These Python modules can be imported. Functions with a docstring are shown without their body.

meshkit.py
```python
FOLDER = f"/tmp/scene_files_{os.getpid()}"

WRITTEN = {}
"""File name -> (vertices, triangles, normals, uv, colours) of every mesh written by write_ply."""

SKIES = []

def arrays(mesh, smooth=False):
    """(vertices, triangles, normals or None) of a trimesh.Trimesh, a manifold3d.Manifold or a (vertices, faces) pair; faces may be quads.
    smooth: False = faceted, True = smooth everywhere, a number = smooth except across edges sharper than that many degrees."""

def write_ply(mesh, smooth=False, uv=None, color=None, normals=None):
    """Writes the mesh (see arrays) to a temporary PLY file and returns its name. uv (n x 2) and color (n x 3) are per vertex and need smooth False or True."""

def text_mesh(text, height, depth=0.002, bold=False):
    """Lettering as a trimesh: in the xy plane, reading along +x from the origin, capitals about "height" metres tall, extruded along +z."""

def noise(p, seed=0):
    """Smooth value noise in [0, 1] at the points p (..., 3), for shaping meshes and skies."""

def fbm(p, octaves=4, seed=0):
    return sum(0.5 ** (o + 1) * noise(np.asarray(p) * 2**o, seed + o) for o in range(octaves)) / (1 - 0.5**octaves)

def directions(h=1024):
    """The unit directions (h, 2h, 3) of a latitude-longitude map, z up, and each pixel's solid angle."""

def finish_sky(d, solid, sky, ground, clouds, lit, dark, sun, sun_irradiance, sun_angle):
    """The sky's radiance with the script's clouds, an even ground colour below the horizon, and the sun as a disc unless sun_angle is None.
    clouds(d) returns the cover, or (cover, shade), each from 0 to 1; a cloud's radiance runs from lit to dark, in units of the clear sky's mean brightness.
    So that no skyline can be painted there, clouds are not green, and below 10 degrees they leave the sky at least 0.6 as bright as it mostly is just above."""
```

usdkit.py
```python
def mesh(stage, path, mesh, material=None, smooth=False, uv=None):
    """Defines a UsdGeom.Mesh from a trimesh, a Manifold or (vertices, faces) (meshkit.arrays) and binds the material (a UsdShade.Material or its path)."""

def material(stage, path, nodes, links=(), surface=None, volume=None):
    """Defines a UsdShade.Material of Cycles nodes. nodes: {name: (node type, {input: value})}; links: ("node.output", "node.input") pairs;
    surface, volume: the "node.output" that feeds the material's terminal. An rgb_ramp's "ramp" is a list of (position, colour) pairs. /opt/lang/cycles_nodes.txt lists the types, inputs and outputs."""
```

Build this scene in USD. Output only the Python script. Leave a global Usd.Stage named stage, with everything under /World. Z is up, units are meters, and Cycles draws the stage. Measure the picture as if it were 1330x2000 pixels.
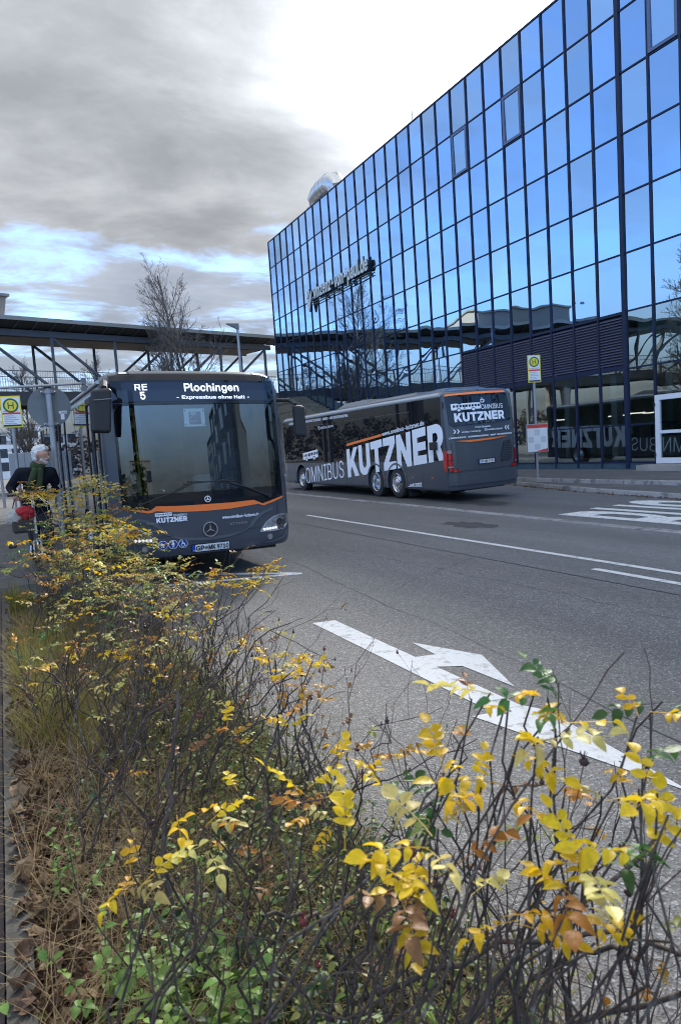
import math, random, glob
import numpy as np, trimesh, shapely
from shapely import affinity
from shapely.geometry import Polygon, MultiPolygon, LineString, Point, box as sbox
from pxr import Usd, UsdGeom, UsdLux, UsdShade, Sdf, Gf
import usdkit, meshkit

stage = Usd.Stage.CreateInMemory()
UsdGeom.SetStageUpAxis(stage, 'Z')
UsdGeom.Xform.Define(stage, '/World')
UsdGeom.Scope.Define(stage, '/World/Looks')

# ------------------------------------------------------------------ camera
EYE = np.array([0.0, 0.0, 1.85])
FPX, PITCH, ROLL, YAW = 1352.65, -0.09558563, -0.06721142, 0.45105438      # focal length in pixels of a 1330 pixel wide picture
_F = np.array([math.sin(YAW)*math.cos(PITCH), math.cos(YAW)*math.cos(PITCH), math.sin(PITCH)])
_r = np.array([math.cos(YAW), -math.sin(YAW), 0.0]); _u = np.cross(_r, _F)
RIGHT = math.cos(ROLL)*_r + math.sin(ROLL)*_u
UP = -math.sin(ROLL)*_r + math.cos(ROLL)*_u
cam = UsdGeom.Camera.Define(stage, '/World/camera')
cam.CreateHorizontalApertureAttr(36.0)
cam.CreateFocalLengthAttr(36.0*FPX/1330)
cam.CreateFStopAttr(11.0); cam.CreateFocusDistanceAttr(7.0)
cam.CreateClippingRangeAttr(Gf.Vec2f(0.05, 5000))
cam.AddTransformOp().Set(Gf.Matrix4d(*RIGHT, 0, *UP, 0, *(-_F), 0, *EYE, 1))
EXPOSURE = 2.52
cam.CreateExposureAttr(EXPOSURE)

# ------------------------------------------------------------------ sky and sun
SUN_AZ, SUN_EL = math.radians(39), math.radians(28.5)
SUN = np.array([math.sin(SUN_AZ)*math.cos(SUN_EL), math.cos(SUN_AZ)*math.cos(SUN_EL), math.sin(SUN_EL)])
def sky_dir(az, el):
    a, e = math.radians(az), math.radians(el)
    return (math.sin(a)*math.cos(e), math.cos(a)*math.cos(e), math.sin(e))
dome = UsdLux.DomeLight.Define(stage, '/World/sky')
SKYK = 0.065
sm = usdkit.material(stage, '/World/Looks/sky_air', {
    'g': ('geometry', {}), 's': ('separate_xyz', {}),
    'sky': ('sky_texture', dict(sky_type='single_scattering', sun_disc=False, sun_elevation=SUN_EL, sun_rotation=SUN_AZ, air_density=0.85, aerosol_density=0.0, ozone_density=2.5)),
    'zc': ('math', dict(math_type='maximum', value2=0.0)), 'zd': ('math', dict(math_type='add', value2=0.16)),
    'ux': ('math', dict(math_type='divide')), 'uy': ('math', dict(math_type='divide')), 'uv': ('combine_xyz', dict(z=0.0)),
    'mapA': ('mapping', dict(mapping_type='point', rotation=(0, 0, 0.35), scale=(2.0, 2.5, 1), location=(3.3, 1.9, 0))),
    'nA': ('noise_texture', dict(scale=1.0, detail=9, roughness=0.58, distortion=0.25)),
    'mapB': ('mapping', dict(mapping_type='point', rotation=(0, 0, 0.5), scale=(1.3, 2.3, 1), location=(7.1, 4.2, 0))),
    'nB': ('noise_texture', dict(scale=1.3, detail=9, roughness=0.62, distortion=0.3)),
    # cloud bank filling the upper sky ahead, and cloud added overhead out of view
    'dc': ('vector_math', dict(math_type='dot_product', vector2=sky_dir(32, 36))),
    'az': ('map_range', dict(range_type='smoothstep', from_min=0.58, from_max=0.82, to_min=0, to_max=1, clamp=True)),
    'el': ('map_range', dict(range_type='smoothstep', from_min=0.17, from_max=0.40, to_min=0.0, to_max=1, clamp=True)),
    'bank': ('math', dict(math_type='multiply')), 'top': ('map_range', dict(range_type='smoothstep', from_min=0.50, from_max=0.80, to_min=0.0, to_max=1, clamp=True)), 'bank2': ('math', dict(math_type='maximum')),
    'lift': ('math', dict(math_type='multiply_add', value2=0.50, value3=-0.42)),
    'sum': ('math', dict(math_type='add')), 'covA': ('map_range', dict(range_type='smoothstep', from_min=0.12, from_max=0.36, to_min=0, to_max=1, clamp=True)),
    'covB0': ('map_range', dict(range_type='smoothstep', from_min=0.29, from_max=0.56, to_min=0, to_max=0.95, clamp=True)),
    'streak': ('math', dict(math_type='multiply')),
    'sk2': ('map_range', dict(range_type='smoothstep', from_min=0.35, from_max=0.75, to_min=0.26, to_max=1, clamp=True)),
    'haze': ('map_range', dict(range_type='smoothstep', from_min=0.02, from_max=0.26, to_min=1.0, to_max=0.0, clamp=True)),
    'hz2': ('map_range', dict(range_type='smoothstep', from_min=0.3, from_max=0.9, to_min=0.97, to_max=1, clamp=True)),
    'hz': ('math', dict(math_type='multiply')),
    'm1': ('math', dict(math_type='maximum')), 'cover': ('math', dict(math_type='maximum', use_clamp=True)),
    # thick parts are grey, thin ones bright, and all glow towards the sun
    'shade': ('rgb_ramp', dict(ramp=[(0.0, (1.20, 1.25, 1.31)), (0.36, (1.24, 1.29, 1.35)), (0.44, (1.02, 1.065, 1.13)), (0.52, (0.80, 0.84, 0.905)), (0.61, (0.64, 0.68, 0.745)), (1.0, (0.56, 0.595, 0.66))])),
    'bsh': ('math', dict(math_type='multiply')), 'elk': ('map_range', dict(from_min=0, from_max=1, to_min=0.80, to_max=1.0)),
    'ds': ('vector_math', dict(math_type='dot_product', vector2=tuple(SUN))), 'd0': ('math', dict(math_type='maximum', value2=0.0)),
    'pw': ('math', dict(math_type='power', value2=75.0)), 'gl': ('math', dict(math_type='multiply_add', value2=5.0, value3=1.0)),
    'cc': ('vector_math', dict(math_type='scale')), 'zenith_gain': ('math', dict(math_type='multiply_add', value2=2.7, value3=0.55)), 'glc': ('math', dict(math_type='multiply')),  # cloud gets brighter towards the zenith, added out of view to light the ground
    'nAB': ('math', dict(math_type='multiply_add', value2=0.42)), 'nA6': ('math', dict(math_type='multiply', value2=0.58)),
    'mix': ('mix', dict(mix_type='mix')),
    'cool': ('vector_math', dict(math_type='multiply', vector2=(0.86, 0.96, 1.10))), 'bg': ('background_shader', dict(strength=SKYK)),
}, [('g.position', 's.vector'), ('s.z', 'zc.value1'), ('zc.value', 'zd.value1'), ('s.x', 'ux.value1'), ('zd.value', 'ux.value2'), ('s.y', 'uy.value1'), ('zd.value', 'uy.value2'),
    ('ux.value', 'uv.x'), ('uy.value', 'uv.y'), ('uv.vector', 'mapA.vector'), ('mapA.vector', 'nA.vector'), ('uv.vector', 'mapB.vector'), ('mapB.vector', 'nB.vector'),
    ('g.position', 'dc.vector1'), ('dc.value', 'az.value'), ('s.z', 'el.value'), ('az.result', 'bank.value1'), ('el.result', 'bank.value2'), ('s.z', 'top.value'), ('bank.value', 'bank2.value1'), ('top.result', 'bank2.value2'), ('bank2.value', 'lift.value1'),
    ('lift.value', 'sum.value1'), ('nA.fac', 'sum.value2'), ('sum.value', 'covA.value'),
    ('nB.fac', 'covB0.value'), ('dc.value', 'sk2.value'), ('covB0.result', 'streak.value1'), ('sk2.result', 'streak.value2'),
    ('s.z', 'haze.value'), ('dc.value', 'hz2.value'), ('haze.result', 'hz.value1'), ('hz2.result', 'hz.value2'),
    ('covA.result', 'm1.value1'), ('streak.value', 'm1.value2'), ('m1.value', 'cover.value1'), ('hz.value', 'cover.value2'),
    ('nAB.value', 'bsh.value1'), ('el.result', 'elk.value'), ('elk.result', 'bsh.value2'),
    ('nA.fac', 'nA6.value1'), ('nB.fac', 'nAB.value1'), ('nA6.value', 'nAB.value3'), ('bsh.value', 'shade.fac'), ('zc.value', 'zenith_gain.value1'), ('zenith_gain.value', 'glc.value1'), ('gl.value', 'glc.value2'), ('g.position', 'ds.vector1'), ('ds.value', 'd0.value1'), ('d0.value', 'pw.value1'), ('pw.value', 'gl.value1'),
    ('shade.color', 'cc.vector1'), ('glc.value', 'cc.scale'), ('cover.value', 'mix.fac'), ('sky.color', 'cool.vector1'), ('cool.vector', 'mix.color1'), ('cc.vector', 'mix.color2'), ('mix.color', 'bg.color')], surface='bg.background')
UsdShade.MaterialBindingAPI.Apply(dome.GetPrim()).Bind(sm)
dome.GetPrim().SetCustomDataByKey('kind', 'structure')
sun = UsdLux.DistantLight.Define(stage, '/World/sun')
sun.CreateIntensityAttr(0.4); sun.CreateAngleAttr(12.0); sun.CreateNormalizeAttr(True); sun.CreateColorAttr(Gf.Vec3f(1.0, 0.95, 0.88))
_z = SUN; _x = np.cross([0, 0, 1.0], _z); _x /= np.linalg.norm(_x); _y = np.cross(_z, _x)
sun.AddTransformOp().Set(Gf.Matrix4d(*_x, 0, *_y, 0, *_z, 0, 0, 0, 60, 1))

# ------------------------------------------------------------------ helpers: naming, meshes, materials
_used = {}
def numbered(parent, name):
    k = (parent, name); n = _used.get(k, -1) + 1; _used[k] = n
    return f'{parent}/{name}' if n == 0 else f'{parent}/{name}_{n:03d}'
def tag(prim, label=None, cat=None, group=None, kind=None):
    for k, v in (('label', label), ('category', cat), ('group', group), ('kind', kind)):
        if v: prim.SetCustomDataByKey(k, v)
    return prim
def thing(name, label, cat, group=None, loc=(0, 0, 0), rz=0.0, kind=None):
    x = UsdGeom.Xform.Define(stage, numbered('/World', name))
    x.AddTranslateOp().Set(Gf.Vec3d(*map(float, loc)))
    if rz: x.AddRotateZOp().Set(math.degrees(rz))
    return tag(x.GetPrim(), label, cat, group, kind)
def part(parent, name, mesh, mat, smooth=False, kind=None, label=None):
    base = str(parent.GetPath()) if parent is not None else '/World'
    m = usdkit.mesh(stage, numbered(base, name), mesh, mat, smooth=smooth)
    return tag(m.GetPrim(), label=label, kind=kind)
def one(name, mesh, mat, label, cat, group=None, smooth=False, kind=None):
    return tag(part(None, name, mesh, mat, smooth), label, cat, group, kind)
def struct(name, mesh, mat, smooth=False):
    return tag(part(None, name, mesh, mat, smooth), kind='structure')
def copy_of(root, name, label, cat, group, loc, rz=0.0):
    x = thing(name, label, cat, group, loc, rz)
    x.GetReferences().AddInternalReference(root.GetPath()); x.SetInstanceable(True)
    return x
cat_ = trimesh.util.concatenate
def box(x0, x1, y0, y1, z0, z1):
    m = trimesh.creation.box([x1-x0, y1-y0, z1-z0]); m.apply_translation([(x0+x1)/2, (y0+y1)/2, (z0+z1)/2]); return m
def cbox(x0, x1, y0, y1, z0, z1, c=0.01):
    "box with chamfered edges"
    lo, hi = np.array([x0, y0, z0]), np.array([x1, y1, z1]); c = min(c, 0.45*(hi-lo).min()); P = []
    for i in range(8):
        s = np.array([(i >> k) & 1 for k in range(3)])
        for k in range(3):
            q = np.where(s, hi-c, lo+c); q[k] = hi[k] if s[k] else lo[k]; P.append(q)
    return trimesh.convex.convex_hull(np.array(P))
def xprod(a, b): return np.stack([a[:, 1]*b[:, 2]-a[:, 2]*b[:, 1], a[:, 2]*b[:, 0]-a[:, 0]*b[:, 2], a[:, 0]*b[:, 1]-a[:, 1]*b[:, 0]], 1)
_tf = {}
def tube(pts, rad, n=6, cap=True):
    p = np.asarray(pts, float); t = np.empty_like(p); t[1:-1] = p[2:]-p[:-2]; t[0] = p[1]-p[0]; t[-1] = p[-1]-p[-2]; t /= np.sqrt((t*t).sum(1, keepdims=True))+1e-12
    a = np.stack([t[:, 1], -t[:, 0], 0*t[:, 0]], 1); bad = np.sqrt((a*a).sum(1)) < 0.15
    if bad.any(): a[bad] = np.stack([0*t[bad, 0], t[bad, 2], -t[bad, 1]], 1)
    for i in range(1, len(a)):
        if a[i] @ a[i-1] < 0: a[i] = -a[i]
    a /= np.sqrt((a*a).sum(1, keepdims=True))+1e-12; b = xprod(t, a)
    ang = np.arange(n)*2*math.pi/n; r = np.broadcast_to(rad, (len(p),))[:, None, None]
    v = (p[:, None]+r*(np.cos(ang)[None, :, None]*a[:, None]+np.sin(ang)[None, :, None]*b[:, None])).reshape(-1, 3)
    if (len(p), n) not in _tf:
        i, j = np.meshgrid(np.arange(len(p)-1), np.arange(n), indexing='ij')
        q = np.stack([i*n+j, i*n+(j+1) % n, (i+1)*n+(j+1) % n, (i+1)*n+j], -1).reshape(-1, 4); _tf[len(p), n] = np.vstack([q[:, [0, 1, 2]], q[:, [0, 2, 3]]])
    f = _tf[len(p), n]
    if cap:
        L = len(p)-1
        f = np.vstack([f, [[0, k+1, k] for k in range(1, n-1)], [[L*n, L*n+k, L*n+k+1] for k in range(1, n-1)]])
    return trimesh.Trimesh(v, f, process=False)
BOXF = [[0, 2, 3], [0, 3, 1], [4, 5, 7], [4, 7, 6], [0, 1, 5], [0, 5, 4], [2, 6, 7], [2, 7, 3], [0, 4, 6], [0, 6, 2], [1, 3, 7], [1, 7, 5]]
def beam(a, b, w, h=None, up=(0, 0, 1)):
    "rectangular bar from a to b"
    a, b = np.asarray(a, float), np.asarray(b, float); d = b-a; L = np.linalg.norm(d); d /= L
    s = np.cross(d, up); s = np.cross(d, [1.0, 0, 0]) if np.linalg.norm(s) < 1e-3 else s
    s /= np.linalg.norm(s); u = np.cross(s, d); h = h or w
    v = np.array([a+s*w*i+u*h*j+d*L*k for k in (0, 1) for j in (-.5, .5) for i in (-.5, .5)])
    return trimesh.Trimesh(v, BOXF, process=False)
def lathe(prof, n=24):
    return trimesh.creation.revolve(np.asarray(prof, float), sections=n)
def moved(m, t=(0, 0, 0), rz=0.0, rx=0.0, ry=0.0, s=1.0):
    m = m.copy(); m.apply_scale(s)
    for a, ax in ((rx, [1, 0, 0]), (ry, [0, 1, 0]), (rz, [0, 0, 1])):
        if a: m.apply_transform(trimesh.transformations.rotation_matrix(a, ax))
    m.apply_translation(t); return m
def ext(poly, d):
    gs = [g for g in getattr(poly, 'geoms', [poly]) if g.geom_type == 'Polygon' and g.area > 1e-9]
    return cat_([trimesh.creation.extrude_polygon(g, d, engine='earcut') for g in gs])
def patch(poly, fmap, off=0.004, grid=None, seg=None):
    "a sheet of the outline poly (in two surface coordinates) laid on the surface fmap(a, b, off), with a skirt down to the surface"
    V, Fc, n = [], [], 0
    def add(v, f):
        nonlocal n
        V.append(np.asarray(v, float)); Fc.append(np.asarray(f, int)+n); n += len(v)
    polys = [g for g in getattr(poly, 'geoms', [poly]) if g.geom_type == 'Polygon' and g.area > 1e-9]
    for g in polys:
        pcs = [g]
        if grid:
            x0, y0, x1, y1 = g.bounds; pcs = []
            for xa in np.arange(math.floor(x0/grid)*grid, x1, grid):
                q = g.intersection(sbox(xa, y0-1, xa+grid, y1+1))
                for k in getattr(q, 'geoms', [q]):
                    if k.geom_type != 'Polygon' or k.area < 1e-9: continue
                    if y1-y0 > 2.2*grid:
                        for ya in np.arange(math.floor(y0/grid)*grid, y1, grid):
                            w = k.intersection(sbox(xa-1, ya, xa+grid+1, ya+grid))
                            pcs += [e for e in getattr(w, 'geoms', [w]) if e.geom_type == 'Polygon' and e.area > 1e-9]
                    else: pcs.append(k)
        for k in pcs:
            v2, f2 = trimesh.creation.triangulate_polygon(k, engine='earcut')
            if len(f2): add(fmap(v2[:, 0], v2[:, 1], off), f2)
        if off > 0.0015:
            for ring in [g.exterior, *g.interiors]:
                c = np.array((ring.segmentize(grid) if grid else ring).coords); m = len(c)
                v = np.vstack([fmap(c[:, 0], c[:, 1], off), fmap(c[:, 0], c[:, 1], -0.001)])
                i = np.arange(m-1); add(v, np.vstack([np.stack([i, i+1, i+1+m], 1), np.stack([i, i+1+m, i+m], 1)]))
    return trimesh.Trimesh(np.vstack(V), np.vstack(Fc), process=False)
_fonts = {}
def words(text, height, weight=600, width=None):
    "lettering as a shapely outline, capitals `height` tall, starting at the origin"
    from PIL import Image, ImageDraw, ImageFont
    key = weight
    if key not in _fonts:
        f = ImageFont.truetype(glob.glob('/opt/blender-*/*/datafiles/fonts/Inter.woff2')[0], 96)
        try: f.set_variation_by_axes([32 if weight > 500 else 14, weight])
        except Exception: pass
        _fonts[key] = f
    f = _fonts[key]; x0, y0, x1, y1 = f.getbbox(text, anchor='ls')
    im = Image.new('L', (x1-x0+8, y1-y0+8)); ImageDraw.Draw(im).text((4-x0, 4-y0), text, 255, font=f, anchor='ls')
    on = np.pad(np.asarray(im) > 127, ((0, 0), (1, 1))).astype(np.int8)
    rows, st = np.nonzero(np.diff(on, axis=1) == 1); en = np.nonzero(np.diff(on, axis=1) == -1)[1]
    sh = shapely.union_all(shapely.box(st, -rows-1, en, -rows)).buffer(0.6).buffer(-0.6).simplify(0.8)
    s = height/70.0; sh = affinity.affine_transform(sh, [s, 0, 0, s, -4*s, (4-y0)*s])
    b = sh.bounds; sh = affinity.translate(sh, -b[0], 0)
    if width: sh = affinity.scale(sh, width/(b[2]-b[0]), 1, origin=(0, 0))
    return sh
def disc(r, x=0, y=0, n=12): return affinity.translate(Point(0, 0).buffer(r, n), x, y)

def mat(name, color, rough=0.5, metal=0.0, var=0.0, vscale=3.0, bump=0.0, bscale=40.0, dirt=None, spec=0.5, coat=0.0, emit=None, translucent=0.0, perobj=0.0, coords='position', detail=5, ramp=None, stretch=None, coat_rough=0.08, hue=0.0):
    "principled look with noise in its colour, an optional second (dirt) colour, fine relief and per-object variation"
    nodes = {'p': ('principled_bsdf', dict(base_color=color, roughness=rough, metallic=metal, specular_ior_level=spec, coat_weight=coat, coat_roughness=coat_rough))}
    links = []; colour = None
    src = 'g.position'
    if var or dirt or bump or ramp:
        nodes['g'] = ('geometry', {})
        if coords == 'object': nodes['tc'] = ('texture_coordinate', {}); src = 'tc.object'
        if stretch: nodes['mp'] = ('mapping', dict(mapping_type='point', scale=stretch)); links.append((src, 'mp.vector')); src = 'mp.vector'
    if var or ramp:
        nodes['n'] = ('noise_texture', dict(scale=vscale, detail=detail, roughness=0.6)); links.append((src, 'n.vector'))
        c = np.array(color)
        st = ramp or [(0.25, tuple(c*(1-var))), (0.5, tuple(c)), (0.75, tuple(np.minimum(c*(1+var), 0.95)))]
        nodes['r'] = ('rgb_ramp', dict(ramp=st)); links.append(('n.fac', 'r.fac')); colour = 'r.color'
    if dirt:
        dc, ds, dl = dirt   # colour, scale, amount
        nodes['dn'] = ('noise_texture', dict(scale=ds, detail=6, roughness=0.65, distortion=0.4)); links.append((src, 'dn.vector'))
        nodes['dr'] = ('map_range', dict(range_type='smoothstep', from_min=0.62-0.3*dl, from_max=0.75-0.2*dl, to_min=0, to_max=min(1, 0.4+dl), clamp=True)); links.append(('dn.fac', 'dr.value'))
        nodes['dm'] = ('mix', dict(mix_type='mix', color1=color, color2=dc)); links.append(('dr.result', 'dm.fac'))
        if colour: links.append((colour, 'dm.color1'))
        colour = 'dm.color'
    if perobj or hue:
        nodes['oi'] = ('object_info', {})
        nodes['ov'] = ('map_range', dict(from_min=0, from_max=1, to_min=1-perobj, to_max=1+perobj)); links.append(('oi.random', 'ov.value'))
        nodes['oh'] = ('hsv', dict(color=color)); links.append(('ov.result', 'oh.value'))
        if hue:
            nodes['wn'] = ('white_noise_texture', dict(dimensions='1D')); links.append(('oi.random', 'wn.w'))
            nodes['hr'] = ('map_range', dict(from_min=0, from_max=1, to_min=0.5-hue, to_max=0.5+hue)); links += [('wn.value', 'hr.value'), ('hr.result', 'oh.hue')]
        if colour: links.append((colour, 'oh.color'))
        colour = 'oh.color'
    if colour: links.append((colour, 'p.base_color'))
    if bump:
        nodes['bn'] = ('noise_texture', dict(scale=bscale, detail=4, roughness=0.6)); links.append((src, 'bn.vector'))
        nodes['b'] = ('bump', dict(strength=1.0, distance=bump)); links += [('bn.fac', 'b.height'), ('b.normal', 'p.normal')]
    if emit: nodes['p'][1].update(emission_color=emit[0], emission_strength=emit[1])
    surf = 'p.BSDF'
    if translucent:
        nodes['t'] = ('translucent_bsdf', dict(color=color)); nodes['mx'] = ('mix_closure', dict(fac=translucent))
        if colour: links.append((colour, 't.color'))
        links += [('p.BSDF', 'mx.closure1'), ('t.BSDF', 'mx.closure2')]; surf = 'mx.closure'
    return usdkit.material(stage, '/World/Looks/'+name, nodes, links, surface=surf)
def glass(name, tint, gloss, base, extra, wave=0.0, wscale=0.7, rough=0.0, ior=1.5, vary=0.0):
    "window glass: a clear tinted sheet mixed with a mirror by fresnel; base + extra * fresnel"
    nodes = {'t': ('transparent_bsdf', dict(color=tint)), 'gl': ('glossy_bsdf', dict(color=gloss, roughness=rough)), 'fr': ('fresnel', dict(IOR=ior)),
             'k': ('math', dict(math_type='multiply_add', value2=extra, value3=base, use_clamp=True)), 'mx': ('mix_closure', {})}
    links = [('fr.fac', 'k.value1'), ('k.value', 'mx.fac'), ('t.BSDF', 'mx.closure1'), ('gl.BSDF', 'mx.closure2')]
    if vary:
        nodes['oi'] = ('object_info', {}); nodes['vr'] = ('map_range', dict(from_min=0, from_max=1, to_min=1-vary, to_max=1+vary*0.6)); nodes['hv'] = ('hsv', dict(color=gloss)); links += [('oi.random', 'vr.value'), ('vr.result', 'hv.value'), ('hv.color', 'gl.color')]
    if wave:
        nodes['g'] = ('geometry', {}); nodes['n'] = ('noise_texture', dict(scale=wscale, detail=1.0, roughness=0.4)); nodes['b'] = ('bump', dict(strength=1.0, distance=wave))
        links += [('g.position', 'n.vector'), ('n.fac', 'b.height'), ('b.normal', 'gl.normal')]
    return usdkit.material(stage, '/World/Looks/'+name, nodes, links, surface='mx.closure')

# ------------------------------------------------------------------ ground, road and pavements
def road_mat(name, base, speck, patchy, tint=(1, 1, 1)):
    t = np.array(tint)
    nodes = {'g': ('geometry', {}),
        'big': ('noise_texture', dict(scale=0.35, detail=5, roughness=0.6)), 'bm': ('mapping', dict(mapping_type='point', scale=(1.8, 0.22, 1))),
        'fine': ('voronoi_texture', dict(scale=95.0, feature='f1')), 'fine2': ('noise_texture', dict(scale=60.0, detail=3, roughness=0.7)),
        'r0': ('rgb_ramp', dict(ramp=[(0.30, tuple(base*0.72*t)), (0.5, tuple(base*t)), (0.70, tuple(base*1.32*t))])),
        'st': ('rgb_ramp', dict(ramp=[(0.0, (0.56,)*3), (0.4, (0.88,)*3), (0.72, (1.12,)*3), (0.88, (1.5,)*3), (1.0, (speck*0.75,)*3)])),
        'sep': ('separate_color', {}), 'co': ('voronoi_texture', dict(scale=38.0, feature='f1')), 'sep2': ('separate_color', {}), 'st2': ('rgb_ramp', dict(ramp=[(0.0, (0.70,)*3), (0.5, (1.0,)*3), (0.85, (1.15,)*3), (0.93, (1.4,)*3), (1.0, (1.7,)*3)])), 'mu3': ('mix', dict(mix_type='multiply', fac=0.55)),
        'mu': ('mix', dict(mix_type='multiply', fac=1.0)), 'mu2': ('mix', dict(mix_type='multiply', fac=0.5)),
        'n2': ('rgb_ramp', dict(ramp=[(0.3, (0.7,)*3), (0.7, (1.3,)*3)])),
        'p': ('principled_bsdf', dict(roughness=0.62, specular_ior_level=0.55)),
        'bmp': ('bump', dict(strength=1.0, distance=0.004))}
    links = [('g.position', 'bm.vector'), ('bm.vector', 'big.vector'), ('big.fac', 'r0.fac'), ('g.position', 'fine.vector'), ('fine.color', 'sep.color'), ('sep.r', 'st.fac'),
             ('g.position', 'fine2.vector'), ('fine2.fac', 'n2.fac'),
             ('r0.color', 'mu.color1'), ('st.color', 'mu.color2'), ('mu.color', 'mu2.color1'), ('n2.color', 'mu2.color2'), ('g.position', 'co.vector'), ('co.color', 'sep2.color'), ('sep2.g', 'st2.fac'), ('mu2.color', 'mu3.color1'), ('st2.color', 'mu3.color2'), ('mu3.color', 'p.base_color'),
             ('fine.distance', 'bmp.height'), ('bmp.normal', 'p.normal')]
    return usdkit.material(stage, '/World/Looks/'+name, nodes, links, surface='p.BSDF')
M_ROAD = road_mat('asphalt_coarse', 0.140, 3.4, 1, (1.03, 1.0, 0.96))
M_LANE = road_mat('asphalt_worn', 0.142, 2.4, 1, (1.01, 1.0, 0.99))
M_BAY = road_mat('asphalt_bay', 0.118, 2.2, 1, (1.0, 1.0, 1.0))
M_PAVE = mat('pavement_asphalt', (0.10, 0.10, 0.105), 0.85, var=0.25, vscale=6, bump=0.004, bscale=90, dirt=((0.15, 0.14, 0.13), 0.7, 0.4))
M_PATH = mat('red_path_asphalt', (0.10, 0.078, 0.07), 0.85, var=0.35, vscale=60, bump=0.004, bscale=120, dirt=((0.06, 0.05, 0.045), 2.0, 0.3))
M_KERB = mat('kerb_granite', (0.30, 0.30, 0.30), 0.8, var=0.3, vscale=50, bump=0.003, bscale=60, dirt=((0.13, 0.125, 0.12), 3.0, 0.5), perobj=0.15)
M_SOIL = mat('bed_soil', (0.045, 0.032, 0.022), 0.95, var=0.5, vscale=18, bump=0.03, bscale=22)
M_FARG = mat('far_ground', (0.10, 0.10, 0.10), 0.9, var=0.3, vscale=0.5)
M_PAINT = mat('road_paint', (0.74, 0.75, 0.74), 0.6, var=0.10, vscale=40, dirt=((0.30, 0.30, 0.295), 9.0, 0.38), bump=0.003, bscale=110)
def sheet(pts, z):
    v2, f = trimesh.creation.triangulate_polygon(Polygon(pts), engine='earcut'); return trimesh.Trimesh(np.c_[v2, np.full(len(v2), z)], f, process=False)
def slab(pts, z0, z1):
    m = ext(Polygon(pts), z1-z0); m.apply_translation([0, 0, z0]); return m
struct('ground', sheet([(-1500, -1500), (1500, -1500), (1500, 1500), (-1500, 1500)], -0.03), M_FARG)
def lineX(y, a, b):        # x on the straight line through a and b at y
    return a[0]+(b[0]-a[0])*(y-a[1])/(b[1]-a[1])
CA, CB = (7.37, 5.75), (7.45, 17.4)           # centre line
GA, GB = (10.25, 8.0), (10.80, 27.3)          # drainage strip between lane and bay
cx = lambda y: lineX(y, CA, CB); gx = lambda y: lineX(y, GA, GB)
SEAM = lambda y: cx(y)-0.95
Y0, Y1 = -60.0, 130.0
struct('road', sheet([(1.3, Y0), (SEAM(Y0), Y0), (SEAM(Y1), Y1), (1.3, Y1)], 0.0), M_ROAD)
struct('far_lane', sheet([(SEAM(Y0)+0.012, Y0), (gx(Y0)-0.19, Y0), (gx(Y1)-0.19, Y1), (SEAM(Y1)+0.012, Y1)], 0.0), M_LANE)
M_TAR = mat('tar_joint', (0.02, 0.02, 0.02), 0.5)
struct('road_seam', sheet([(SEAM(Y0)-0.004, Y0), (SEAM(Y0)+0.014, Y0), (SEAM(Y1)+0.014, Y1), (SEAM(Y1)-0.004, Y1)], 0.004), M_TAR)
KERB = [(14.2, -60), (14.45, 8.0), (14.74, 11.45), (15.45, 15.4), (16.75, 20.0), (17.6, 26.0), (17.6, 70)]
struct('bus_bay', sheet([(gx(Y0)+0.09, Y0)]+KERB+[(gx(70)+0.09, 70)], 0.0), M_BAY)
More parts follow.
